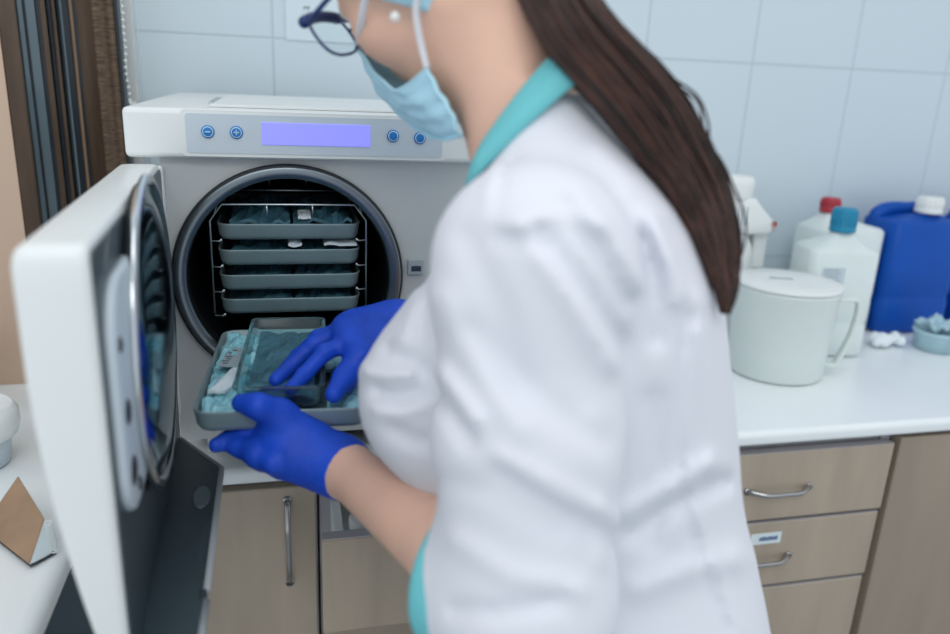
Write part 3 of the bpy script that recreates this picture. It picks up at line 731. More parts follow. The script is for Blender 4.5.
# pale blue pot with crumpled white filling, cotton wool
t = thing('small_pot', (1.312, 1.270, CT), 'small pale blue pot with crumpled filling before the blue canister', 'pot')
m = MB(); m.lathe([(0.036, 0.0005), (0.040, 0.003), (0.044, 0.034), (0.047, 0.037), (0.047, 0.043), (0.043, 0.043), (0.040, 0.030), (1e-5, 0.028)], (1.312, 1.270, CT), 'z', 40, True, False); part('pot_body', m, M['palebl'], t)
m = crumple(MB(), 1.279, 1.345, 1.237, 1.303, CT+0.034, 0.030, 55, 10, 0.003, 0, (1.277, 1.347, 1.235, 1.305)); part('filling', m, M['palebl'], t)
m = MB(); r2 = np.random.default_rng(8)
for k in range(16): m.sphere((1.215+r2.uniform(-0.032, 0.032), 1.300+r2.uniform(-0.018, 0.018), CT+0.012+r2.uniform(0, 0.006)), r2.uniform(0.010, 0.0125), 12, 8)
o = obj('cotton_wad', m, M['cotton'], base=(1.215, 1.300, CT)); tag(o, 'white cotton wool wad on the worktop left of the small pot', 'cotton wool')

# ------------------------------------------------------------------ implicit surfaces for the person
class SDF:
    def __init__(s, lo, hi, h):
        s.lo = np.array(lo, float); s.h = h; s.n = np.maximum(4, np.ceil((np.array(hi)-s.lo)/h).astype(int)+1)
        ax = [(s.lo[i]+np.arange(s.n[i])*h).astype(np.float32) for i in range(3)]
        s.X, s.Y, s.Z = np.meshgrid(*ax, indexing='ij', sparse=True)
        s.d = np.full(tuple(s.n), 9.0, np.float32)
    def win(s, lo, hi):
        i0 = np.maximum(0, np.floor((np.array(lo)-s.lo)/s.h).astype(int)); i1 = np.minimum(s.n, np.ceil((np.array(hi)-s.lo)/s.h).astype(int)+1)
        i1 = np.maximum(i1, i0+1); i0 = np.minimum(i0, s.n-1)
        w = tuple(slice(i0[i], i1[i]) for i in range(3))
        return w, s.X[w[0]], s.Y[:, w[1]], s.Z[:, :, w[2]]
    def cone(s, a, b, ra, rb, mg=0.05):
        a = np.array(a, float); b = np.array(b, float); ab = b-a; L = ab @ ab; r = max(ra, rb)+mg
        w, X, Y, Z = s.win(np.minimum(a, b)-r, np.maximum(a, b)+r)
        t = np.clip(((X-a[0])*ab[0]+(Y-a[1])*ab[1]+(Z-a[2])*ab[2])/max(L, 1e-12), 0, 1)
        d = np.sqrt((X-a[0]-ab[0]*t)**2+(Y-a[1]-ab[1]*t)**2+(Z-a[2]-ab[2]*t)**2)
        return w, d-(ra+(rb-ra)*t)
    def ell(s, c, r, axes=None, mg=0.05):
        c = np.array(c, float); A = np.eye(3) if axes is None else np.array(axes, float); m = max(r)+mg
        w, X, Y, Z = s.win(c-m, c+m); q = 0; g = 0
        for i in range(3):
            u = ((X-c[0])*A[i][0]+(Y-c[1])*A[i][1]+(Z-c[2])*A[i][2])/r[i]
            q = q+u*u; g = g+(u/r[i])**2
        k = np.sqrt(q); return w, k*(k-1)/np.sqrt(g+1e-9)
    def u(s, wd, k=0.01):
        w, d = wd if isinstance(wd, tuple) else (slice(None), wd)
        c = s.d[w]; h = np.clip(0.5+0.5*(c-d)/k, 0, 1); s.d[w] = c*(1-h)+d*h-k*h*(1-h); return s
    def cut(s, wd, k=0.004):
        w, d = wd if isinstance(wd, tuple) else (slice(None), wd)
        c = s.d[w]; h = np.clip(0.5-0.5*(c+d)/k, 0, 1); s.d[w] = c*(1-h)-d*h+k*h*(1-h); return s
    def chain(s, pts, rad, k=0.01):
        for i in range(len(pts)-1): s.u(s.cone(pts[i], pts[i+1], rad[i], rad[i+1]), k)
        return s
    def px(s):
        """picture-plane coordinates of every grid point: used as a side-on sculpting direction"""
        X, Y, Z = s.X, s.Y, s.Z
        w = X*CF[0]+Y*CF[1]+Z*CF[2]
        return (475+782*(X*CR[0]+Y*CR[1]+Z*CR[2])/w, 317-782*(X*CU[0]+Y*CU[1]+Z*CU[2])/w)
    def mesh(s, mb, mi=0, smooth_it=2):
        d = s.d; n = d.shape; ins = d < 0
        c = 0; cnt = np.zeros((n[0]-1, n[1]-1, n[2]-1), np.float32); acc = np.zeros(cnt.shape+(3,), np.float32)
        def sl(o): return tuple(slice(o[i], n[i]-1+o[i]) for i in range(3))
        cor = [(i, j, k) for i in (0, 1) for j in (0, 1) for k in (0, 1)]
        for a in cor:
            for ax in range(3):
                if a[ax]: continue
                b = list(a); b[ax] = 1
                da, db = d[sl(a)], d[sl(b)]; cr = (da < 0) != (db < 0)
                t = np.where(cr, da/np.where(cr, da-db, 1), 0)
                for q in range(3): acc[..., q] += np.where(cr, a[q]+(t if q == ax else 0), 0)
                cnt += cr
        act = cnt > 0; idx = -np.ones(act.shape, np.int64); idx[act] = np.arange(act.sum())
        ijk = np.argwhere(act); V = s.lo+(ijk+acc[act]/cnt[act][:, None])*s.h
        F = []
        for ax in range(3):
            sa = [slice(1, -1)]*3; sa[ax] = slice(0, n[ax]-1); sb = list(sa); sb[ax] = slice(1, n[ax])
            A_, B_ = ins[tuple(sa)], ins[tuple(sb)]; e = np.argwhere(A_ != B_)
            if not len(e): continue
            flip = A_[tuple(e.T)]
            p = e+1; p[:, ax] -= 1
            u_, v_ = [(1, 2), (2, 0), (0, 1)][ax]
            def I(du_, dv_):
                q = p.copy(); q[:, u_] += du_; q[:, v_] += dv_; return idx[q[:, 0], q[:, 1], q[:, 2]]
            quad = np.stack([I(-1, -1), I(0, -1), I(0, 0), I(-1, 0)], 1)
            quad[~flip] = quad[~flip][:, ::-1]; F.append(quad)
        F = np.concatenate(F); F = F[(F >= 0).all(1)]
        for _ in range(smooth_it):
            S = np.zeros_like(V); N = np.zeros(len(V))
            for a, b in ((0, 1), (1, 2), (2, 3), (3, 0)):
                np.add.at(S, F[:, a], V[F[:, b]]); np.add.at(S, F[:, b], V[F[:, a]]); np.add.at(N, F[:, a], 1); np.add.at(N, F[:, b], 1)
            V = V*0.4+0.6*S/np.maximum(N, 1)[:, None]
        return mb.add(V, F.tolist(), True, mi)
def brush(g, lines, uv):
    """folds: each line is (polyline in the side view, width, height)"""
    out = 0
    for pts, sg, am in lines:
        best = None
        for (xa, ya), (xb, yb) in zip(pts[:-1], pts[1:]):
            L = (xb-xa)**2+(yb-ya)**2
            t = np.clip(((uv[0]-xa)*(xb-xa)+(uv[1]-ya)*(yb-ya))/L, 0, 1)
            q = (uv[0]-xa-(xb-xa)*t)**2+(uv[1]-ya-(yb-ya)*t)**2
            best = q if best is None else np.minimum(best, q)
        L = len(pts)
        out = out+am*np.exp(-best/(sg*sg))
    g.d = (g.d-out).astype(np.float32)

# ------------------------------------------------------------------ person
G = np.array([-0.925, 0.380, 0.0]); RT = np.array([0.380, 0.925, 0.0])    # facing, her right
def W(base, g, r, z): return tuple(np.array([base[0], base[1], 0])+G*g+RT*r+np.array([0, 0, z]))
NECK = (0.217, 0.649)
NB = np.array((0.1858, 0.6564, -0.0289))
LSH = np.array((0.1706, 0.5208, -0.1277)); RSH = LSH+RT*0.290
LEL = np.array((0.1667, 0.4709, -0.3713)); LHEM = np.array((0.1229, 0.5153, -0.3788)); LWR = np.array((0.0506, 0.7081, -0.3801))
RWR = np.array((0.1345, 0.8625, -0.2864)); REL = np.array([0.345, 0.875, -0.36])
per = thing('person', (0.36, 0.56, FL), 'person in white coat, blue gloves, mask and cap bending over the held tray', 'person')

# torso sections: z, forward offset of centre, half depth, half width  (relative to the neck axis)
SEC = np.array([(-0.0050, 0.0025, 0.0325, 0.050),
 (-0.0350, -0.0055, 0.0495, 0.080),
 (-0.0700, -0.0200, 0.0750, 0.118),
 (-0.1070, -0.0300, 0.1000, 0.142),
 (-0.1540, -0.0340, 0.1240, 0.150),
 (-0.2030, -0.0320, 0.1400, 0.150),
 (-0.2440, -0.0315, 0.1495, 0.147),
 (-0.2820, -0.0330, 0.1570, 0.143),
 (-0.3070, -0.0360, 0.1600, 0.140),
 (-0.3380, -0.0420, 0.1600, 0.136),
 (-0.3625, -0.0505, 0.1565, 0.132),
 (-0.3900, -0.0625, 0.1525, 0.130),
 (-0.4200, -0.0760, 0.1500, 0.134),
 (-0.4700, -0.0945, 0.1485, 0.146),
 (-0.5200, -0.1100, 0.1480, 0.160),
 (-0.6000, -0.1250, 0.1470, 0.174),
 (-0.7200, -0.1275, 0.1475, 0.178),
 (-0.9200, -0.1275, 0.1575, 0.185)])
def torso(g, grow=0.0, zmin=-0.92):
    zz = g.Z; f = [np.interp(-zz, -SEC[:, 0], SEC[:, i]) for i in (1, 2, 3)]
    # smooth the section table
    k = np.array([1, 2, 3, 4, 3, 2, 1.]); k /= k.sum(); pad = 3
    f = [np.convolve(np.pad(q[0, 0], pad, mode='edge'), k, 'valid')[None, None, :] for q in f]
    u = (g.X-NECK[0])*G[0]+(g.Y-NECK[1])*G[1]-f[0]; v = (g.X-NECK[0])*RT[0]+(g.Y-NECK[1])*RT[1]
    a, b = f[1]+grow, f[2]+grow
    q = np.sqrt((u/a)**2+(v/b)**2)
    d = (q-1)*np.minimum(a, b)*0.9
    d = np.maximum(d, zz+0.012); d = np.maximum(d, zmin-zz)
    return d
MASKROWS = [[(0.0409, 0.068, 0.0783), (0.0688, 0.061, 0.076), (0.0889, 0.049, 0.0678), (0.103, 0.032, 0.045), (0.1139, 0.014, 0.0196), (0.1201, 0, 0.0027)], [(0.0425, 0.072, 0.0997), (0.0656, 0.064, 0.0946), (0.0872, 0.05, 0.0843), (0.1055, 0.032, 0.0656), (0.1189, 0.014, 0.0431), (0.1284, 0, 0.0254)], [(0.0451, 0.072, 0.1193), (0.0669, 0.062, 0.1143), (0.0874, 0.046, 0.1018), (0.1051, 0.03, 0.0845), (0.1199, 0.014, 0.0689), (0.1315, 0, 0.0569)], [(0.0518, 0.066, 0.1367), (0.0686, 0.055, 0.1311), (0.0865, 0.04, 0.1228), (0.1015, 0.026, 0.1107), (0.1139, 0.013, 0.0988), (0.1236, 0, 0.0896)]]
STRAPS = [[(0.0022, 0.08, 0.0338), (0.0154, 0.078, 0.0417), (0.0289, 0.073, 0.058), (0.0406, 0.07, 0.0782)], [(0.0226, 0.086, -0.001), (0.0467, 0.078, 0.0079), (0.0694, 0.066, 0.0154), (0.0944, 0.045, 0.0181)]]
EARRING = (0.0889, 0.6485, 0.0402)
HAIR_CL = [((0.1791, 0.6841, 0.1201), 0.0286, 0.0340), ((0.1954, 0.6259, 0.0861), 0.0246, 0.0320), ((0.2192, 0.5903, 0.0340), 0.0256, 0.0300), ((0.2710, 0.5712, -0.0187), 0.0275, 0.0240), ((0.3098, 0.5581, -0.0696), 0.0226, 0.0190), ((0.3254, 0.5430, -0.1046), 0.0179, 0.0150), ((0.3313, 0.5320, -0.1341), 0.0125, 0.0110), ((0.3338, 0.5253, -0.1533), 0.0074, 0.0070), ((0.3325, 0.5204, -0.1697), 0.0020, 0.0030)]
FLY = [[(0.2788, 0.5857, 0.0093), (0.2985, 0.5714, -0.0029), (0.3123, 0.5644, -0.014), (0.3154, 0.5571, -0.0344), (0.3236, 0.5474, -0.0581)], [(0.3078, 0.567, -0.0263), (0.3231, 0.5499, -0.0508), (0.3393, 0.5364, -0.0801), (0.3446, 0.5277, -0.1032), (0.3395, 0.5219, -0.1254), (0.3284, 0.5254, -0.1404)], [(0.2715, 0.5898, 0.0164), (0.2927, 0.5751, 0.0041), (0.311, 0.5666, -0.0082), (0.3186, 0.5587, -0.0269), (0.3188, 0.553, -0.0444)], [(0.2857, 0.5782, -0.0088), (0.305, 0.5605, -0.0319), (0.3267, 0.5483, -0.0529), (0.3414, 0.5339, -0.0866)], [(0.2423, 0.6062, 0.0446), (0.2693, 0.5854, 0.0177), (0.2894, 0.5727, -0.0063), (0.3078, 0.567, -0.0263)]]
TORSO_FOLDS = [([(690, 300), (684, 360), (679, 426), (681, 498), (705, 570), (729, 634)], 6, -0.0036), ([(698, 300), (692, 360), (688, 426), (690, 498), (714, 570), (738, 634)], 9, 0.003), ([(628, 535), (672, 508), (722, 482)], 9, -0.0072), ([(625, 512), (670, 488), (712, 462)], 10, 0.006), ([(640, 590), (690, 570), (735, 560)], 14, 0.006), ([(655, 400), (660, 470), (650, 540)], 12, -0.0048), ([(700, 330), (706, 400), (712, 470)], 8, 0.0036), ([(652, 215), (668, 260), (676, 300)], 9, 0.006), ([(640, 235), (652, 290), (655, 340)], 9, -0.006), ([(625, 190), (660, 240), (690, 300)], 10, 0.0048), ([(600, 150), (640, 190), (665, 215)], 10, 0.0036), ([(366, 371), (385, 376), (410, 372)], 8, 0.0072), ([(380, 392), (400, 398), (420, 392)], 8, -0.0072), ([(376, 410), (400, 414), (425, 404)], 8, 0.0048), ([(390, 350), (410, 362), (425, 372)], 8, -0.006), ([(395, 430), (415, 440), (430, 440)], 9, -0.0048), ([(420, 300), (405, 335), (398, 350)], 9, 0.0048), ([(440, 250), (425, 290), (420, 330)], 8, -0.0036)]
SLEEVE_FOLDS = [([(517, 152), (504, 172), (497, 196), (496, 212)], 4, -0.0036), ([(508, 150), (494, 172), (487, 200)], 7, 0.0031), ([(505, 222), (560, 213), (600, 225)], 11, 0.0052), ([(500, 238), (545, 246)], 8, -0.0041), ([(521, 225), (566, 290), (612, 362)], 13, 0.0071), ([(540, 232), (590, 296), (632, 362)], 10, -0.0082), ([(575, 190), (612, 235), (640, 285)], 11, 0.0052), ([(560, 205), (598, 252), (625, 300)], 9, -0.0052), ([(470, 240), (500, 310), (520, 380)], 18, -0.0052), ([(440, 300), (480, 370), (520, 430)], 16, 0.0052), ([(441, 373), (458, 396), (476, 421)], 9, 0.0082), ([(430, 385), (450, 410), (470, 440)], 8, -0.0082), ([(500, 455), (560, 490), (619, 520)], 10, 0.0052), ([(500, 475), (560, 512), (612, 540)], 10, -0.0041), ([(470, 330), (540, 400), (600, 440)], 15, -0.0041), ([(440, 480), (490, 490), (560, 530)], 12, -0.0031), ([(455, 540), (510, 575), (580, 590)], 12, 0.0041), ([(455, 610), (500, 612), (560, 600)], 9, -0.0052), ([(590, 420), (605, 480), (600, 560)], 10, 0.0031)]
# body: head, neck, trunk, arms and legs in one surface
cR, cU, cF = np.array(CR), np.array(CU), np.array(CF)
def camdir(r, u, f): v = cR*r+cU*u+cF*f; return v/np.linalg.norm(v)
HD = camdir(0.58, -0.80, 0.10)                       # towards the chin
HF = camdir(-0.74, -0.36, 0.55); HF -= HD*(HF @ HD); HF /= np.linalg.norm(HF)
HL = np.cross(HF, HD)                                 # towards her left ear
if HL @ cF > 0: HL = -HL
EAR = np.array((0.0942, 0.6524, 0.0889))
HC = EAR-HL*0.070                                     # between the ears
def H(f, l, dn): return HC+HF*f+HL*l+HD*dn
AX = (HF, HL, HD)
g = SDF((-0.05, 0.33, FL), (0.60, 1.00, 0.27), 0.0042)
g.u(g.ell(H(0.000, 0, -0.055), (0.097, 0.073, 0.088), AX), 0.001)
g.u(g.ell(H(0.045, 0, 0.005), (0.055, 0.060, 0.085), AX), 0.03)
g.u(g.ell(H(0.048, 0, 0.072), (0.034, 0.040, 0.038), AX), 0.035)
for s_ in (1, -1):
    g.u(g.cone(H(0.0, 0.052*s_, 0.045), H(0.058, 0.012*s_, 0.096), 0.017, 0.015), 0.03)
    g.u(g.ell(H(0.067, 0.034*s_, 0.022), (0.028, 0.028, 0.030), AX), 0.02)
    g.u(g.cone(H(0.082, 0.012*s_, -0.030), H(0.070, 0.046*s_, -0.030), 0.010, 0.010), 0.014)
    g.cut(g.ell(H(0.104, 0.032*s_, -0.010), (0.016, 0.017, 0.013), AX), 0.012)
    g.u(g.ell(H(0.086, 0.031*s_, -0.011), (0.0125, 0.0135, 0.012), AX), 0.003)
    g.u(g.ell(H(-0.004, 0.074*s_, 0.003), (0.018, 0.009, 0.031), AX), 0.006)
    g.cut(g.ell(H(0.000, 0.084*s_, -0.002), (0.010, 0.007, 0.018), AX), 0.004)
g.u(g.cone(H(0.090, 0, -0.018), H(0.107, 0, 0.014), 0.007, 0.0105), 0.012)
for s_ in (1, -1): g.u(g.ell(H(0.104, 0.011*s_, 0.020), (0.010, 0.008, 0.007), AX), 0.008)
g.u(g.ell(H(0.095, 0, 0.050), (0.008, 0.022, 0.006), AX), 0.006); g.u(g.ell(H(0.093, 0, 0.060), (0.008, 0.018, 0.006), AX), 0.006)
NK0 = H(-0.022, 0, 0.030)
g.u(g.cone(NK0-HF*0.004, NB-G*0.018+np.array([0, 0, -0.03]), 0.049, 0.047), 0.03)
g.u(g.cone(H(0.012, 0, 0.06), NB-G*0.018+np.array([0, 0, -0.03]), 0.024, 0.030), 0.03)
w_, X_, Y_, Z_ = g.win((-1, -1, -0.85), (1, 2, 0))
class _V: pass
v_ = _V(); v_.X, v_.Y, v_.Z = X_, Y_, Z_
g.u((w_, torso(v_, -0.022, -0.80)), 0.03)
g.chain([LSH, LEL, LEL+(LWR-LEL)*0.25, LWR, LWR+(LWR-LEL)*0.06], [0.046, 0.040, 0.0415, 0.0248, 0.0235], 0.02)
g.chain([RSH, REL, REL+(RWR-REL)*0.25, RWR, RWR+(RWR-REL)*0.06], [0.046, 0.040, 0.0415, 0.0248, 0.0235], 0.02)
HIP = np.array([NECK[0], NECK[1], 0])-G*0.122
for s_ in (1, -1):
    hp = HIP+RT*0.085*s_+np.array([0, 0, -0.64]); kn = HIP+RT*0.08*s_+G*0.02+np.array([0, 0, -0.94]); an = HIP+RT*0.08*s_-G*0.015+np.array([0, 0, -1.285])
    g.chain([hp, kn, kn*0.62+an*0.38-G*0.008, an], [0.080, 0.055, 0.052, 0.036], 0.03)
    g.chain([an, an+G*0.10+np.array([0, 0, -0.035])], [0.036, 0.030], 0.02)
mb = MB(); g.mesh(mb); bd = part('body', mb, M['skin'], per)
del g

# trousers and clogs below the coat
for nm, mt, gr in (('trousers', 'trouser', 0.018),):
    g = SDF((0.05, 0.33, -1.29), (0.60, 0.95, -0.70), 0.007)
    for s_ in (1, -1):
        hp = HIP+RT*0.080*s_+np.array([0, 0, -0.74]); kn = HIP+RT*0.08*s_+G*0.02+np.array([0, 0, -0.94]); an = HIP+RT*0.08*s_-G*0.012+np.array([0, 0, -1.255])
        g.chain([hp, kn, an], [0.09, 0.078, 0.065], 0.02)
    mb = MB(); g.mesh(mb); part(nm, mb, M[mt], per)
for s_ in (1, -1):
    an = HIP+RT*0.08*s_
    mb = MB(); rings = []
    for z, a, b, off in ((-1.3595, 0.115, 0.042, 0.045), (-1.345, 0.120, 0.046, 0.045), (-1.325, 0.119, 0.046, 0.045), (-1.30, 0.100, 0.044, 0.03), (-1.275, 0.062, 0.042, 0.0), (-1.265, 0.055, 0.040, -0.005)):
        rings.append([tuple(an+G*(off+a*math.cos(q))+RT*b*math.sin(q)+np.array([0, 0, z])) for q in np.linspace(0, 2*PI, 33)[:-1]])
    mb.loft(rings); part('shoe', mb, M['shoe'], per)

# coat ------------------------------------------------------------
g = SDF((-0.03, 0.33, -0.96), (0.58, 0.99, 0.02), 0.004)
g.u(torso(g, 0.0), 0.001)
# bust
g.u(g.ell(W(NECK, 0.078, -0.060, -0.270), (0.062, 0.060, 0.066), (G, RT, (0, 0, 1))), 0.05)
g.u(g.ell(W(NECK, 0.078, 0.060, -0.270), (0.062, 0.060, 0.066), (G, RT, (0, 0, 1))), 0.05)
# right sleeve
g.chain([RSH, REL, REL+(RWR-REL)*0.35], [0.070, 0.066, 0.062], 0.03)
uv = g.px()
brush(g, TORSO_FOLDS, uv)
# left sleeve, wide and loose, on its own grid so that the crease against the trunk stays sharp
s2 = SDF(g.lo, g.lo+(g.n-1)*g.h, g.h)
LMID = LSH*0.5+LEL*0.5
s2.chain([LSH+np.array([0.006, 0.006, -0.002]), LMID, LEL], [0.067, 0.0665, 0.063], 0.02)
s2.u(s2.cone(LEL, LHEM, 0.062, 0.0525), 0.03)
s2.u(s2.cone(NB+np.array([0.02, -0.045, -0.068]), LSH+np.array([0, 0, 0.0]), 0.030, 0.056), 0.05)
brush(s2, SLEEVE_FOLDS, s2.px())
hdir = (LHEM-LEL)/np.linalg.norm(LHEM-LEL)
pln = (s2.X-LHEM[0])*hdir[0]+(s2.Y-LHEM[1])*hdir[1]+(s2.Z-LHEM[2])*hdir[2]
s2.d = np.maximum(s2.d, pln.astype(np.float32))
ax_ = s2.cone(LHEM-hdir*0.05, LHEM+hdir*0.05, 0.050, 0.0485, 0.3)
s2.d[ax_[0]] = np.maximum(s2.d[ax_[0]], -ax_[1])
g.u(s2.d, 0.012)
# neck opening
g.cut(g.cone(NB+G*0.015+np.array([0, 0, -0.022]), NB+G*0.01+np.array([0, 0, 0.2]), 0.056, 0.075), 0.006)
mb = MB(); g.mesh(mb, 0, 2); coat_o = part('coat', mb, M['coat'], per, 'white cotton coat')
del g

# turquoise hem band around the sleeve opening
mb = MB()
e1 = np.cross(hdir, [0, 0, 1]); e1 /= np.linalg.norm(e1); e2 = np.cross(hdir, e1)
rings = []
for r_, o_ in ((0.0490, 0.002), (0.0515, 0.0045), (0.0550, 0.004), (0.0565, 0.0), (0.0580, -0.012), (0.0590, -0.0175), (0.0570, -0.0185), (0.0490, -0.016)):
    rings.append([tuple(LHEM+hdir*o_+e1*r_*math.cos(q)+e2*r_*math.sin(q)) for q in np.linspace(0, 2*PI, 65)[:-1]])
rings.append(rings[0]); mb.loft(rings, False, False); part('sleeve_hem', mb, M['teal_trim'], coat_o, 'turquoise sleeve hem')

# collar: standing turquoise band round the neck
mb = MB(); rings = []
for k in range(33):
    ph = math.radians(-104+208*k/32)             # 0 = back of the neck
    dr = -G*math.cos(ph)-RT*math.sin(ph); fr = (1-math.cos(ph))/2     # 0 back .. 1 front
    zt = 0.070-0.165*fr**1.15; ri = 0.056-0.010*fr; zo = zt-0.022-0.010*fr; ro = ri+0.026+0.004*fr
    c = NB+G*(-0.004+0.010*fr)
    def Q(r_, z): return tuple(c+dr*r_+np.array([0, 0, z]))
    rings.append([Q(ri, zt), Q(ri+0.0025, zt+0.0015), Q(ri+0.006, zt-0.002), Q((ri+ro)/2+0.004, (zt+zo)/2+0.003), Q(ro, zo), Q(ro-0.003, zo-0.003), Q((ri+ro)/2-0.001, (zt+zo)/2-0.003), Q(ri+0.001, zt-0.004)])
mb.loft(rings, True, True); part('collar', mb, M['teal_trim'], coat_o, 'turquoise collar')
# back seam line of the coat and shoulder seam are raised in the surface by the folds above

# gloves -----------------------------------------------------------
def glove(fingers, thumb, wrist, elbow, lo, hi, palm, name, label, fr=(0.0088, 0.0083, 0.0075), kk=0.0035):
    g = SDF(lo, hi, 0.0019)
    wrist = np.array(wrist); ax = (wrist-elbow)/np.linalg.norm(wrist-elbow)
    cen = np.mean([f[0] for f in fingers], 0)
    g.u(g.cone(wrist-ax*0.016, wrist+ax*0.012, 0.0268, 0.0258), 0.001)
    for i, f in enumerate(fingers):
        f = [np.array(p) for p in f]
        g.u(g.cone(wrist+ax*0.006+(f[0]-cen)*0.25, f[0], 0.0185, palm), 0.022)
    for i, f in enumerate(fingers):
        s_ = (1.0, 1.03, 0.98, 0.87)[i]
        r_ = [0.0102*s_, fr[0]*s_*1.02, fr[1]*s_, fr[2]*s_]
        h = SDF(lo, hi, 0.0019); h.d = h.d
        g.chain([np.array(p) for p in f], r_, kk)
        g.u(g.ell(np.array(f[1]), (0.0090*s_,)*3), 0.004)
    t = [np.array(p) for p in thumb]
    g.chain(t, [0.0165, 0.0135, 0.0108, 0.0092], 0.012)
    # open cuff
    pl_ = -((g.X-(wrist-ax*0.016)[0])*ax[0]+(g.Y-(wrist-ax*0.016)[1])*ax[1]+(g.Z-(wrist-ax*0.016)[2])*ax[2])
    near = ((g.X-wrist[0])**2+(g.Y-wrist[1])**2+(g.Z-wrist[2])**2) < 0.06**2
    g.d = np.where(near, np.maximum(g.d, pl_), g.d).astype(np.float32)
    g.cut(g.cone(wrist-ax*0.04, wrist-ax*0.006, 0.0254, 0.0248), 0.002)
    mb = MB(); g.mesh(mb, 0, 1)
    # rolled cuff bead
    e1 = np.cross(ax, [0, 0, 1]); e1 /= np.linalg.norm(e1); e2 = np.cross(ax, e1)
    gl = part(name, mb, M['glove'], per, label)
    mb = MB(); mb.tube([tuple(wrist-ax*0.0155+e1*0.0265*math.cos(q)+e2*0.0265*math.sin(q)) for q in np.linspace(0, 2*PI, 41)], 0.0013, 8)
    part('cuff_bead', mb, M['glove'], gl)
    return gl
LF = [((-0.0141, 0.7428, -0.3395), (-0.0431, 0.7523, -0.3564), (-0.0597, 0.7503, -0.3620), (-0.0716, 0.7409, -0.3620)),
      ((-0.0126, 0.7323, -0.3544), (-0.0350, 0.7293, -0.3644), (-0.0458, 0.7362, -0.3660), (-0.0525, 0.7376, -0.3640)),
      ((-0.0062, 0.7234, -0.3669), (-0.0257, 0.7238, -0.3744), (-0.0330, 0.7210, -0.3680), (-0.0368, 0.7262, -0.3660)),
      ((0.0041, 0.7170, -0.3755), (-0.0104, 0.7180, -0.3804), (-0.0177, 0.7078, -0.3700), (-0.0215, 0.7129, -0.3680))]
LT = [(0.0215, 0.7291, -0.3542), (-0.0089, 0.7349, -0.3297), (-0.0293, 0.7272, -0.3165), (-0.0454, 0.7344, -0.3155)]
glove(LF, LT, tuple(LWR), LEL, (-0.10, 0.64, -0.44), (0.09, 0.83, -0.28), 0.0150, 'glove', 'blue glove gripping the tray edge', kk=0.009)
RF = [((0.0652, 0.7963, -0.2782), (0.0385, 0.7898, -0.2861), (0.0161, 0.7771, -0.3060), (0.0024, 0.7578, -0.3130)),
      ((0.0603, 0.8150, -0.2741), (0.0281, 0.8142, -0.2853), (0.0033, 0.8050, -0.3060), (-0.0125, 0.7867, -0.3140)),
      ((0.0639, 0.8334, -0.2745), (0.0335, 0.8393, -0.2871), (0.0112, 0.8352, -0.3060), (-0.0009, 0.8235, -0.3140)),
      ((0.0741, 0.8487, -0.2763), (0.0476, 0.8568, -0.2888), (0.0298, 0.8631, -0.3060), (0.0181, 0.8535, -0.3130))]
RTB = [(0.1013, 0.8110, -0.2881), (0.0753, 0.7797, -0.2884), (0.0572, 0.7634, -0.3060), (0.0443, 0.7391, -0.3130)]
glove(RF, RTB, tuple(RWR), REL, (-0.06, 0.70, -0.36), (0.20, 0.99, -0.18), 0.0135, 'glove', 'blue glove resting on the clear dish')

# mask -------------------------------------------------------------
rowsL = MASKROWS                                     # (forward, left, down) in the head frame, side edge to midline
R_ = []
for row in rowsL:
    full = [tuple(p) for p in row]+[(p[0], -p[1], p[2]) for p in row[::-1][1:]]
    R_.append(spline(full, 5))
nr = 22; cols = len(R_[0]); out_, in_ = [], []
for i in range(nr+1):
    t = i/nr*(len(R_)-1); 
    for j in range(cols):
        P = spline([r[j] for r in R_], nr//(len(R_)-1))
        p = np.array(P[min(i, len(P)-1)])
        q = abs(j/(cols-1)-0.5)*2
        pl_ = 0.0012*math.sin(i*1.15)*(1-0.3*q)+0.0007*math.sin(j*0.9+i*0.4)
        nrm = np.array([1.0, p[1]*14, 0.0]); nrm /= np.linalg.norm(nrm)
        out_.append(tuple(H(*(p+nrm*(pl_+0.001))))); in_.append(tuple(H(*(p+nrm*(pl_-0.0006)))))
mb = MB(); fs = []; o = len(out_)
for i in range(nr):
    for j in range(cols-1):
        a = i*cols+j; fs.append([a, a+1, a+cols+1, a+cols]); fs.append([o+a+cols, o+a+cols+1, o+a+1, o+a])
bd_ = [j for j in range(cols)]+[i*cols+cols-1 for i in range(1, nr+1)]+[nr*cols+j for j in range(cols-2, -1, -1)]+[i*cols for i in range(nr-1, 0, -1)]
for k in range(len(bd_)): a, b = bd_[k], bd_[(k+1) % len(bd_)]; fs.append([o+a, o+b, b, a])
mb.add(out_+in_, fs); mask = part('face_mask', mb, M['maskm'], per, 'pale blue pleated face mask')
mb = MB(); mb.tube([out_[i*cols] for i in range(nr+1)], 0.0022, 6); mb.tube([out_[i*cols+cols-1] for i in range(nr+1)], 0.0022, 6)
mb.tube([out_[j] for j in range(cols)], 0.0016, 6); mb.tube([out_[nr*cols+j] for j in range(cols)], 0.0016, 6); part('binding', mb, M['maskm'], mask)
for pts in STRAPS:
    mb = MB(); pp = spline(pts, 8); mb.tube([tuple(H(*p)) for p in pp], 0.0030, 8, flat=0.45); part('strap', mb, M['strap'], mask, 'white elastic strap')
    mb = MB(); mb.tube([tuple(H(p[0], -p[1], p[2])) for p in pp], 0.0030, 8, flat=0.45); part('strap', mb, M['strap'], mask, 'white elastic strap')

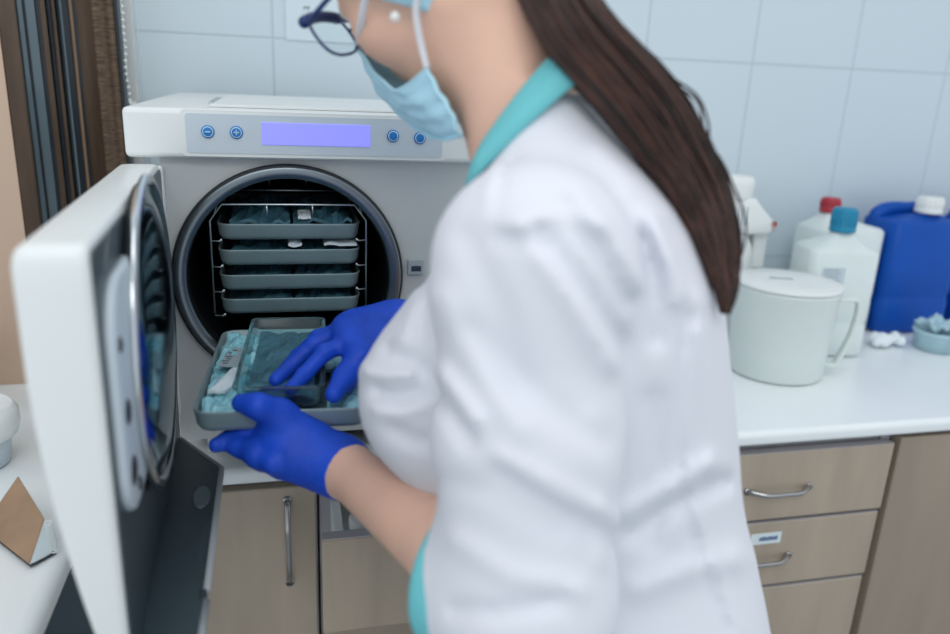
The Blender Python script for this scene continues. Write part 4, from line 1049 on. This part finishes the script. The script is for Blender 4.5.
# cap
g = SDF(HC-0.17, HC+0.17, 0.004)
rel = (g.X-HC[0], g.Y-HC[1], g.Z-HC[2])
ff = sum(rel[i]*HF[i] for i in range(3)); dd_ = sum(rel[i]*HD[i] for i in range(3)); ll = sum(rel[i]*HL[i] for i in range(3))
th = np.arctan2(ll, ff); wr = 0.0012*np.sin(th*26)
w, e = g.ell(H(-0.008, 0, -0.050), (0.112, 0.095, 0.140), AX, 0.2)
g.d = (e+wr).astype(np.float32)
lim_ = 0.066-1.35*np.maximum(ff, 0)-0.30*np.minimum(ff, 0)
g.d = np.maximum(g.d, ((dd_-lim_)*0.7).astype(np.float32))
mb = MB(); g.mesh(mb, 0, 1); part('surgical_cap', mb, M['maskm'], per, 'light blue disposable cap')

# glasses
gp = MB()
def rim(cl, n=40, th=0.0016):
    pts = []
    for q in np.linspace(0, 2*PI, n+1):
        a, b = 0.0275*math.copysign(abs(math.cos(q))**0.75, math.cos(q)), 0.0205*math.copysign(abs(math.sin(q))**0.75, math.sin(q))
        pts.append(tuple(H(0.117-0.10*abs(cl+a)**1.3, cl+a, -0.006+b)))
    return pts
for cl in (0.034, -0.034): gp.tube(rim(cl), 0.0014, 8)
gp.tube(spline([tuple(H(0.115, 0.008, -0.006)), tuple(H(0.118, 0, -0.009)), tuple(H(0.115, -0.008, -0.006))], 6), 0.0016, 8)
gl = part('glasses', gp, M['specs'], per, 'glasses with navy frame')
for cl in (0.034, -0.034):
    mb = MB(); mb.tube([tuple(H(0.119-0.10*abs(cl+a)**1.3, cl+a, -0.0225-0.004*(1-(a/0.0275)**2))) for a in np.linspace(-0.0275, 0.0275, 14)], 0.0052, 10); part('brow_bar', mb, M['specs'], gl)
    mb = MB(); rp = rim(cl, 28); c_ = np.mean(rp[:-1], 0)
    fr_, bk_ = [tuple(np.array(p)+HF*0.0005) for p in rp[:-1]], [tuple(np.array(p)-HF*0.0005) for p in rp[:-1]]
    mb.loft([bk_, fr_], True, True, smooth=False); part('lens', mb, M['lens'], gl)
    s_ = 1 if cl > 0 else -1
    mb = MB(); mb.tube(spline([tuple(H(0.112, 0.062*s_, -0.018)), tuple(H(0.09, 0.073*s_, -0.016)), tuple(H(0.02, 0.081*s_, -0.012)), tuple(H(-0.012, 0.083*s_, -0.004)), tuple(H(-0.022, 0.080*s_, 0.018))], 8), 0.0022, 8); part('temple', mb, M['specs'], gl)
    mb = MB(); mb.sphere(tuple(H(0.0865, 0.031*s_, -0.011)), 0.0118, 16, 10); part('eye', mb, M['eye'], per)
mb = MB(); mb.sphere(EARRING, 0.0042, 20, 14); part('earring', mb, M['pearl'], per, 'small pearl stud earring')

# hair --------------------------------------------------------------
CL = HAIR_CL                                         # centre line (point, half width, half thickness)
cp_ = spline([c[0] for c in CL], 8); hw = [v[0] for v in spline([(c[1], c[2], 0) for c in CL], 8)]; ht = [v[1] for v in spline([(c[1], c[2], 0) for c in CL], 8)]
cp_ = [np.array(p) for p in cp_]
frames = []
for i, p in enumerate(cp_):
    tg = cp_[min(i+1, len(cp_)-1)]-cp_[max(i-1, 0)]; tg /= np.linalg.norm(tg)
    nb = np.cross(tg, [RT[0]*-1, RT[1]*-1, 0.25]); nb /= np.linalg.norm(nb)     # across the tress
    frames.append((tg, nb, np.cross(nb, tg)))
mb = MB(); rings = []
for i, p in enumerate(cp_):
    tg, a, b = frames[i]
    rings.append([tuple(p+a*(hw[i]*0.93*math.cos(q)*(1+0.05*math.sin(9*q+i*0.1)))+b*(ht[i]*0.85*math.sin(q))) for q in np.linspace(0, 2*PI, 29)[:-1]])
mb.loft(rings, True, True, mi=0)
for k in range(420):
    q = rng.uniform(0, 2*PI); rad_ = rng.uniform(0.86, 1.04); tw = rng.normal(0, 0.35); ph = rng.uniform(0, 6.3); wv = rng.uniform(0.0, 0.0020)
    i0 = 0 if rng.random() < 0.75 else int(rng.integers(0, 12)); i1 = len(cp_)-1-int(abs(rng.normal(0, 5)))
    if i1-i0 < 10: continue
    pts, rr = [], []
    for i in range(i0, i1+1, 2):
        t = (i-i0)/(i1-i0); tg, a, b = frames[i]; qq = q+tw*t
        pts.append(tuple(cp_[i]+a*(hw[i]*rad_*math.cos(qq)+wv*math.sin(i*0.35+ph))+b*(ht[i]*rad_*math.sin(qq))))
        rr.append(rng.uniform(0.9, 1.1)*0.0013*(1-0.55*t))
    mb.tube(pts, rr, 5, True, mi=1 if rng.random() < 0.45 else 0)
for pts in FLY:
    mb.tube(spline(pts, 10), 0.0010, 5, mi=0)
part('hair', mb, [M['hair'], M['hair2']], per, 'long dark brown hair hanging down the back')
# ------------------------------------------------------------------ light
wd = bpy.data.worlds.new('room_light'); SC.world = wd; wd.use_nodes = True
bg = wd.node_tree.nodes['Background']; bg.inputs['Color'].default_value = (0.86, 0.93, 1.0, 1); bg.inputs['Strength'].default_value = 0.88
def area(name, loc, tgt, sx, sy, power, col):
    l = bpy.data.lights.new(name, 'AREA'); l.shape = 'RECTANGLE'; l.size = sx; l.size_y = sy; l.energy = power; l.color = col
    o = bpy.data.objects.new(name, l); COL.objects.link(o); o.location = (loc[0], loc[1], loc[2]+ZC)
    d = Vector(tgt)-Vector(loc); o.rotation_euler = d.to_track_quat('-Z', 'Y').to_euler(); return o
area('ceiling_light', (0.5, 0.45, 1.25), (0.5, 0.55, -1), 1.2, 0.6, 4.5, (1.0, 0.98, 0.96))
area('ceiling_light', (-0.2, -0.9, 1.25), (0.2, 0.6, -0.3), 1.2, 0.6, 11, (1.0, 0.98, 0.96))
SC.view_settings.view_transform = 'Standard'; SC.view_settings.look = 'None'
SC.view_settings.gamma = 1.0; SC.view_settings.exposure = 0.0; SC.view_settings.use_curve_mapping = False
